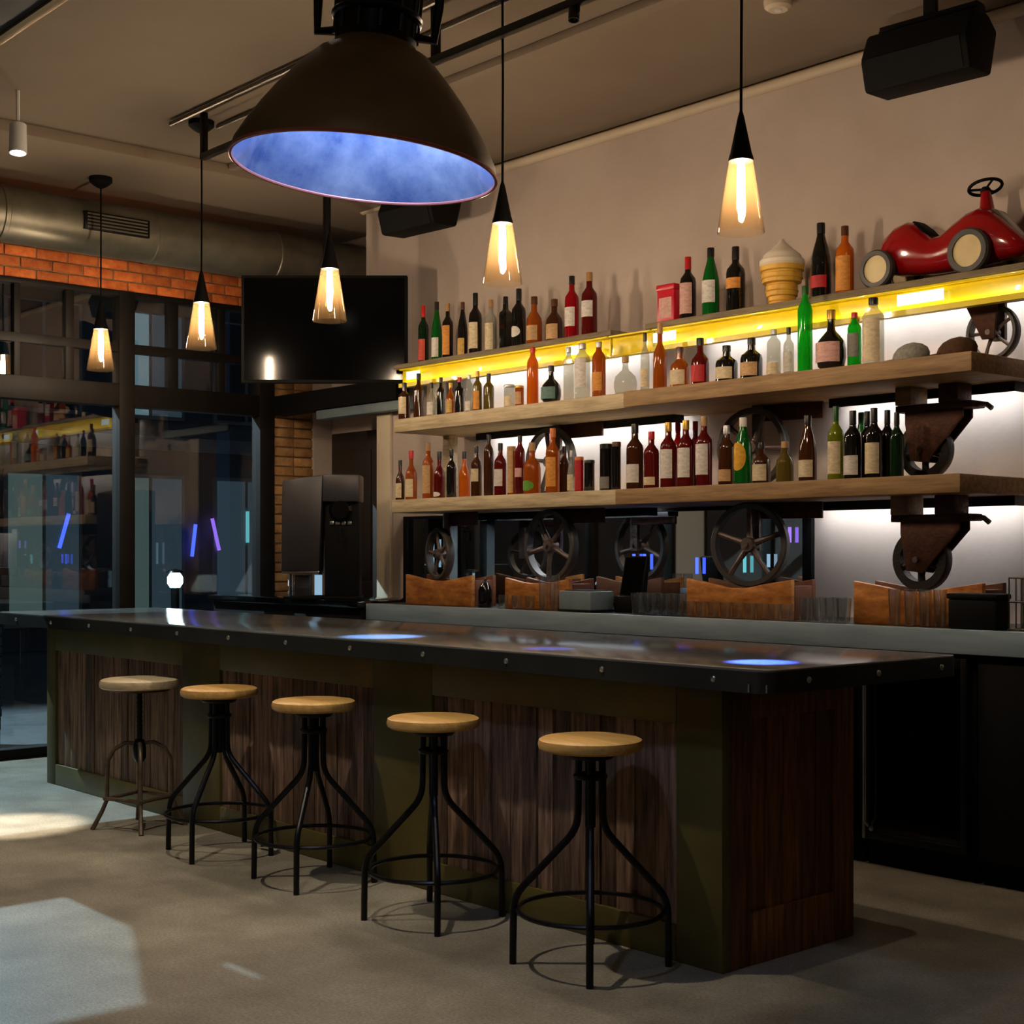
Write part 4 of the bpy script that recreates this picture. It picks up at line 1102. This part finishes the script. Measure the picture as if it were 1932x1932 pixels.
def superring(x, hw, zb, zt, n=20):
    out = []
    cz_, hz = (zb+zt)/2, (zt-zb)/2
    for k in range(n):
        a = 2*math.pi*k/n
        c, s = math.cos(a), math.sin(a)
        e = 0.72
        out.append((x, hw*math.copysign(abs(c)**e, c), cz_ + hz*math.copysign(abs(s)**e, s)))
    return out
car = thing('ride_on_car', 'shiny red vintage ride-on toy car with cream wheels', 'toy car', (-3.60, 5.87, Z1[1]))
secs = [(-.385,.02,.14,.165),(-.372,.055,.105,.205),(-.335,.085,.08,.258),(-.275,.10,.065,.298),(-.215,.104,.06,.310),(-.165,.102,.055,.292),(-.125,.098,.052,.252),(-.085,.096,.05,.214),(-.03,.097,.05,.222),
        (.03,.10,.05,.262),(.10,.104,.05,.300),(.16,.104,.052,.312),(.21,.10,.056,.290),(.26,.094,.06,.248),(.31,.085,.065,.196),(.355,.066,.075,.150),(.38,.03,.09,.118)]
MB().loft([superring(*s) for s in secs]).obj('body', M['red_paint'], car, angle=60)
MB().loft([superring(x, w, zb, zt, 14) for x, w, zb, zt in ((-.205,.03,.262,.314),(-.17,.062,.24,.302),(-.135,.066,.225,.272),(-.098,.05,.20,.236))]).obj('seat_pad', M['black'], car, angle=60)
MB().tube([(.165, 0, .285), (.158, 0, .385)], [0.036, 0.022], 16).obj('steering_column', M['red_paint'], car)
sw = Matrix.Rotation(math.radians(-14), 4, 'Y') @ Matrix.Rotation(math.radians(-8), 4, 'X')
swo = MB().ring(0.072, 0.0075, (.156, 0, .405), sw, 32, 8).obj('steering_wheel', M['black'], car)
for k in range(3):
    a = math.radians(90 + 120*k)
    e = sw @ Vector((0.07*math.cos(a), 0.07*math.sin(a), 0))
    MB().tube([(.156, 0, .395), (.156+e.x, e.y, .405+e.z)], 0.006, 6).obj('spoke', M['black'], swo)
MB().lathe([(0, .375), (.022, .375), (.024, .392), (.015, .405), (0, .407)], 14, (.157, 0, 0)).obj('hub', M['black'], swo)
for x_, z_, R_ in ((-.334, .092, .092), (.145, .103, .103)):
    for sy in (-1, 1):
        t = MB().lathe([(R_*.70, -.022), (R_*.92, -.022), (R_, -.012), (R_, .012), (R_*.92, .022), (R_*.70, .022), (R_*.70, -.022)], 28, (x_, sy*0.118, z_), ROTX).obj('wheel', M['rubber'], car)
        MB().lathe([(0, -.026), (R_*.12, -.026), (R_*.14, -.022), (R_*.64, -.020), (R_*.74, -.012), (R_*.74, .012), (0, .014)], 24, (x_, sy*0.118, z_), ROTX if sy < 0 else Matrix.Rotation(math.radians(-90), 4, 'X')).obj('hub_disc', M['cream'], t)
        MB().lathe([(0, -.032), (R_*.09, -.031), (R_*.1, -.024), (0, -.02)], 12, (x_, sy*0.118, z_), ROTX if sy < 0 else Matrix.Rotation(math.radians(-90), 4, 'X')).obj('hub_bolt', M['brass'], t)
MB().prism([(.20, .30), (.235, .285), (.375, .125), (.35, .12)], 'y', -0.035, 0.035, 0.006).obj('grille', M['steel'], car)

def flat_cap(label, loc, rz, m, s=1.0):
    t = thing('flat_cap', label, 'cap', loc, rz, 'caps on the middle shelf')
    rings = []
    for zf, rf, off in ((0.0, .96, 0), (.15, 1.0, 0), (.45, .97, .03), (.72, .80, .05), (.9, .5, .06), (1.0, .1, .06)):
        rings.append([(s*(0.105*rf*math.cos(2*math.pi*k/24) - off*0.3), s*(0.085*rf*math.sin(2*math.pi*k/24)), s*0.10*zf + 0.0) for k in range(24)])
    MB().loft(rings).obj('crown', M[m], t, angle=70)
    brim = []
    for k in range(13):
        a = math.radians(-65 + 130*k/12)
        brim.append((s*0.155*math.cos(a), s*0.095*math.sin(a)))
    for k in range(13):
        a = math.radians(65 - 130*k/12)
        brim.append((s*0.09*math.cos(a), s*0.078*math.sin(a)))
    MB().prism(brim, 'z', 0.0, 0.012, 0.002).obj('brim', M[m], t)
    return t
flat_cap('grey tweed flat cap on the middle shelf', (-3.655, 5.60, Z2[1]), math.radians(170), 'tweed', 0.85)
flat_cap('brown cloth flat cap on the middle shelf by the caster', (-3.425, 5.60, Z2[1]), math.radians(185), 'brown_cloth', 0.85)

# ------------------------------------------------------------------ things on the back counter (top at 1.08)
CT = 1.08
def glass_mesh(r, h, name):
    return MB().lathe([(0, .004), (r*.80, .004), (r, h), (r*.93, h), (r*.74, .010), (0, .010)], 16).mesh(name, M['clear_glass'])
tumbler, small, tallg = glass_mesh(.036, .115, 'tumbler_glass'), glass_mesh(.031, .080, 'small_glass'), glass_mesh(.030, .165, 'tall_glass')
seen = {}
def put(me, px, Y, name, label, grp):
    seen[grp] = seen.get(grp, 0) + 1
    label = '%s, %s from left' % (label, ordinal(seen[grp]))
    o = share(name, me, None, (xat(px, Y), Y, CT))
    tag(o, label, 'glass', grp)
for px, Y in sorted(((1203,5.50),(1228,5.50),(1254,5.50),(1278,5.52),(1214,5.60),(1240,5.60),(1268,5.62),(1290,5.66))):
    put(tumbler, px, Y, 'tumbler', 'clear tumbler in the cluster beside the dark box and wide cradle', 'tumblers left of the wide cradle')
for k in range(9):
    put(small, 1300 + 23*k, 5.505 if k % 2 else 5.53, 'shot_glass', 'small clear glass in the row before the wide copper cradle', 'small glasses before the wide cradle')
for px, Y in sorted(((1520,5.52),(1545,5.52),(1570,5.53),(1592,5.54),(1532,5.64),(1560,5.64),(1585,5.65))):
    put(tumbler, px, Y, 'tumbler', 'clear tumbler between the wide cradle and the dark cradle', 'tumblers between the two cradles')
for px in (1688, 1718, 1746, 1774):
    put(tallg, px, 5.52, 'highball_glass', 'tall slim glass in front of the dark copper cradle', 'tall glasses before the dark cradle')
for px in (1026, 1046):
    put(glass_mesh(.030, .20, 'tall_straw_glass'), px, 5.52, 'straw_glass', 'tall narrow glass in front of the small copper cradle', 'pair of tall glasses by the small cradle')
for px, Y in ((950,5.55),(975,5.54),(1000,5.54)):
    put(small, px, Y, 'shot_glass', 'small clear glass before the small copper cradle', 'small glasses before the small cradle')
bx_ = thing('napkin_caddy', 'blue grey caddy box with a dark base on the counter', 'box', (xat(1106, 5.58), 5.58, CT))
MB().box(-0.125, -0.09, 0.012, 0.125, 0.09, 0.115, 0.006).obj('body', M['blue_grey'], bx_)
MB().box(-0.13, -0.095, 0.0, 0.13, 0.095, 0.014, 0.003).obj('base', M['black'], bx_)
MB().box(-0.10, -0.07, 0.112, 0.10, 0.07, 0.12, 0.003).obj('inset', M['black'], bx_)
ph = thing('card_terminal', 'dark till terminal with angled screen on the counter', 'terminal', (xat(1186, 5.70), 5.73, CT), math.radians(10))
MB().box(-0.07, -0.08, 0, 0.07, 0.08, 0.09, 0.006).obj('base', M['black'], ph)
MB().prism([(-0.02, 0.085), (0.03, 0.085), (0.06, 0.30), (0.04, 0.31)], 'x', -0.075, 0.075, 0.004).obj('screen_housing', M['black'], ph)
MB().prism([(-0.0215, 0.10), (-0.0195, 0.10), (0.037, 0.30), (0.035, 0.30)], 'x', -0.065, 0.065).obj('screen', M['screen'], ph)
bb = thing('ice_bin', 'black lidded bin on the counter beside the glass rack', 'bin', (xat(1846, 5.53), 5.53, CT))
MB().box(-0.115, -0.055, 0.0, 0.115, 0.058, 0.13, 0.012).obj('body', M['black'], bb)
MB().box(-0.12, -0.06, 0.128, 0.12, 0.062, 0.152, 0.008).obj('lid', M['black'], bb)
rk = thing('glass_rack', 'wire glass rack at the end of the back counter', 'rack', (-3.02, 5.66, CT))
for zz in (0.006, 0.12, 0.22):
    MB().tube([(-0.11, -0.14, zz), (0.22, -0.14, zz), (0.22, 0.14, zz), (-0.11, 0.14, zz)], 0.004, 6, closed=True).obj('hoop', M['wire'], rk)
for k in range(7):
    MB().tube([(-0.11+0.055*k, -0.14, 0.0), (-0.11+0.055*k, -0.14, 0.222)], 0.003, 6).obj('upright', M['wire'], rk)
for k in range(6):
    MB().tube([(-0.11, -0.14+0.056*k, 0.0), (-0.11, -0.14+0.056*k, 0.222)], 0.003, 6).obj('upright', M['wire'], rk)
for i, (a, b) in enumerate(((-0.05, -0.07), (0.04, -0.07), (0.13, -0.07), (-0.05, 0.05), (0.04, 0.05), (0.13, 0.05))):
    o = share('rack_glass', tumbler, None, (-3.02+a, 5.66+b, CT+0.0105))
    tag(o, 'clear glass in the wire rack, %s of the %s row' % (ORD[i % 3], 'front' if i < 3 else 'rear'), 'glass', 'glasses in the wire rack')
dk = thing('soda_siphon', 'dark soda siphon beside the far copper cradle', 'siphon', (xat(915, 5.6), 5.60, CT))
MB().lathe([(0, 0), (.04, 0), (.042, .01), (.042, .10), (.03, .13), (.018, .15), (0, .15)], 16).obj('body', M['black_gloss'], dk)
MB().tube([(0, 0, .145), (0, 0, .17), (0.03, -0.02, .165)], .008, 6).obj('nozzle', M['steel'], dk)

# glowing tubes on the mirror; all but the far one are added to imitate reflections
for px, z0, z1, key, word in ((817, 1.31, 1.50, 'tv_led', 'pale blue tube at the mirror end behind the far wheel'), (1196, 1.30, 1.40, 'blue_led', 'added blue glow imitating a reflection left of the pale strip'),
                              (1216, 1.31, 1.40, 'blue_led', 'second added blue glow imitating a reflection beside the pale strip'),
                              (1315, 1.29, 1.38, 'blue_led', 'added blue glow imitating a reflection beside the largest wheel'), (1490, 1.46, 1.54, 'violet_led', 'added violet glow imitating a reflection at the mirror frame'),
                              (1405, 1.30, 1.39, 'teal_led', 'added teal glow imitating a reflection through the largest wheel'), (1450, 1.33, 1.40, 'tv_led', 'added pale blue glow imitating a reflection through the largest wheel')):
    o = MB().tube([(0, 0, z0), (0, 0, z1)], 0.009, 10).obj('glow_tube', M[key], None, (xat(px, 6.05), 6.05, 0))
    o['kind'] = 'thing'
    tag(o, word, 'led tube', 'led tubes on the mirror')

# ------------------------------------------------------------------ lamps
def pendant(label, x, zc=CZ):
    up_ = zc - 2.60
    p = thing('pendant_lamp', label, 'pendant lamp', (x, 4.20, 2.60), 0, 'glass pendants over the bar')
    MB().lathe([(.088, 0), (.089, .004), (.045, .275), (.0435, .275), (.0865, .004), (.088, 0)], 32).obj('glass_shade', M['shade_glass'], p)
    MB().lathe([(0, .268), (.047, .268), (.047, .278), (.040, .30), (.012, .435), (.006, .455), (0, .455)], 24).obj('socket_cone', M['black'], p)
    MB().lathe([(0, .075), (.010, .082), (.014, .10), (.015, .20), (.013, .245), (.012, .268)], 16).obj('bulb', M['bulb'], p)
    MB().tube([(0, 0, .45), (0.002, 0.001, .9), (0, 0, up_-0.025)], .0055, 6).obj('cord', M['black'], p)
    MB().lathe([(0, up_-.068), (.02, up_-.068), (.05, up_-.05), (.075, up_-.028), (.075, up_-.0005), (0, up_-.0005)], 20).obj('ceiling_rose', M['black'], p)
    return p
for x, lab in ((-3.471, 'glass cone pendant nearest the camera, high over the bar end'), (-4.831, 'glass cone pendant beside the rim of the big dome lamp'), (-6.189, 'glass cone pendant hanging before the black television'),
               (-7.514, 'glass cone pendant before the brick band and window panes'), (-8.833, 'farthest glass cone pendant, brightest against the window')):
    pendant(lab, x, 3.86 if x < -8.22 else CZ)

dm = thing('dome_lamp', 'huge bronze industrial dome lamp with blue light put into its reflector colour', 'dome lamp', (-3.11, 2.22, 2.415))
dm.rotation_euler = Matrix.Rotation(math.radians(5.0), 4, Vector((-math.cos(YAW), math.sin(YAW), 0))).to_euler()
outp = [(.352, 0), (.346, .03), (.322, .075), (.290, .125), (.255, .175), (.215, .225), (.175, .270), (.150, .295), (.118, .312), (.110, .325)]
MB().lathe(outp + [(.104, .325)] + [(r-.006, z-.003) for r, z in reversed(outp[:-1])][:-1] + [(.346, .001)], 64).obj('shade', M['dome'], dm)
MB().lathe([(.3455, .002)] + [(r-.011, z-.006) for r, z in outp[1:-2]] + [(.05, .278), (0, .280)], 64).obj('reflector', M['dome_in'], dm)
MB().ring(.350, .0055, (0, 0, 0), n=64, m=8).obj('rim', M['pink_rim'], dm)
MB().lathe([(0, .320), (.105, .320), (.108, .34), (.108, .52), (.098, .53), (.098, .78), (.06, .82), (0, .82)], 28).obj('ballast_housing', M['black_metal'], dm)
for k in range(12):
    a = 2*math.pi*k/12
    MB().tube([(.108*math.cos(a), .108*math.sin(a), .345), (.112*math.cos(a), .112*math.sin(a), .50)], .006, 6).obj('cooling_fin', M['black_metal'], dm)
MB().ring(.112, .010, (0, 0, .40), n=32).obj('clamp_band', M['black_metal'], dm)
lv = Vector((-math.sin(YAW), -math.cos(YAW), 0))
MB().tube([lv*.10 + Vector((0,0,.36)), lv*.155 + Vector((0,0,.355)), lv*.16 + Vector((0,0,.44)), lv*.16 + Vector((0,0,.75)), lv*.05 + Vector((0,0,.86)), (0,0,.90)], .013, 8).obj('yoke_arm', M['black_metal'], dm)
MB().tube([lv*-.10 + Vector((0,0,.36)), lv*-.155 + Vector((0,0,.355)), lv*-.16 + Vector((0,0,.44)), lv*-.16 + Vector((0,0,.75)), lv*-.05 + Vector((0,0,.86)), (0,0,.90)], .013, 8).obj('yoke_arm', M['black_metal'], dm)
MB().tube([(0, 0, .82), (0, 0, 1.10)], .018, 8).obj('stem', M['black_metal'], dm)
MB().lathe([(0, .13), (.030, .145), (.038, .18), (.030, .24), (.022, .279), (0, .279)], 18).obj('bulb', M['cool_bulb'], dm)
up = MB().tube([(-3.205, 2.22, 3.50), (-3.205, 2.22, 3.929)], .016, 8)
tag(up.obj('lamp_drop_rod', M['black_metal']), 'black drop rod carrying the big dome lamp from the ceiling', 'rod')
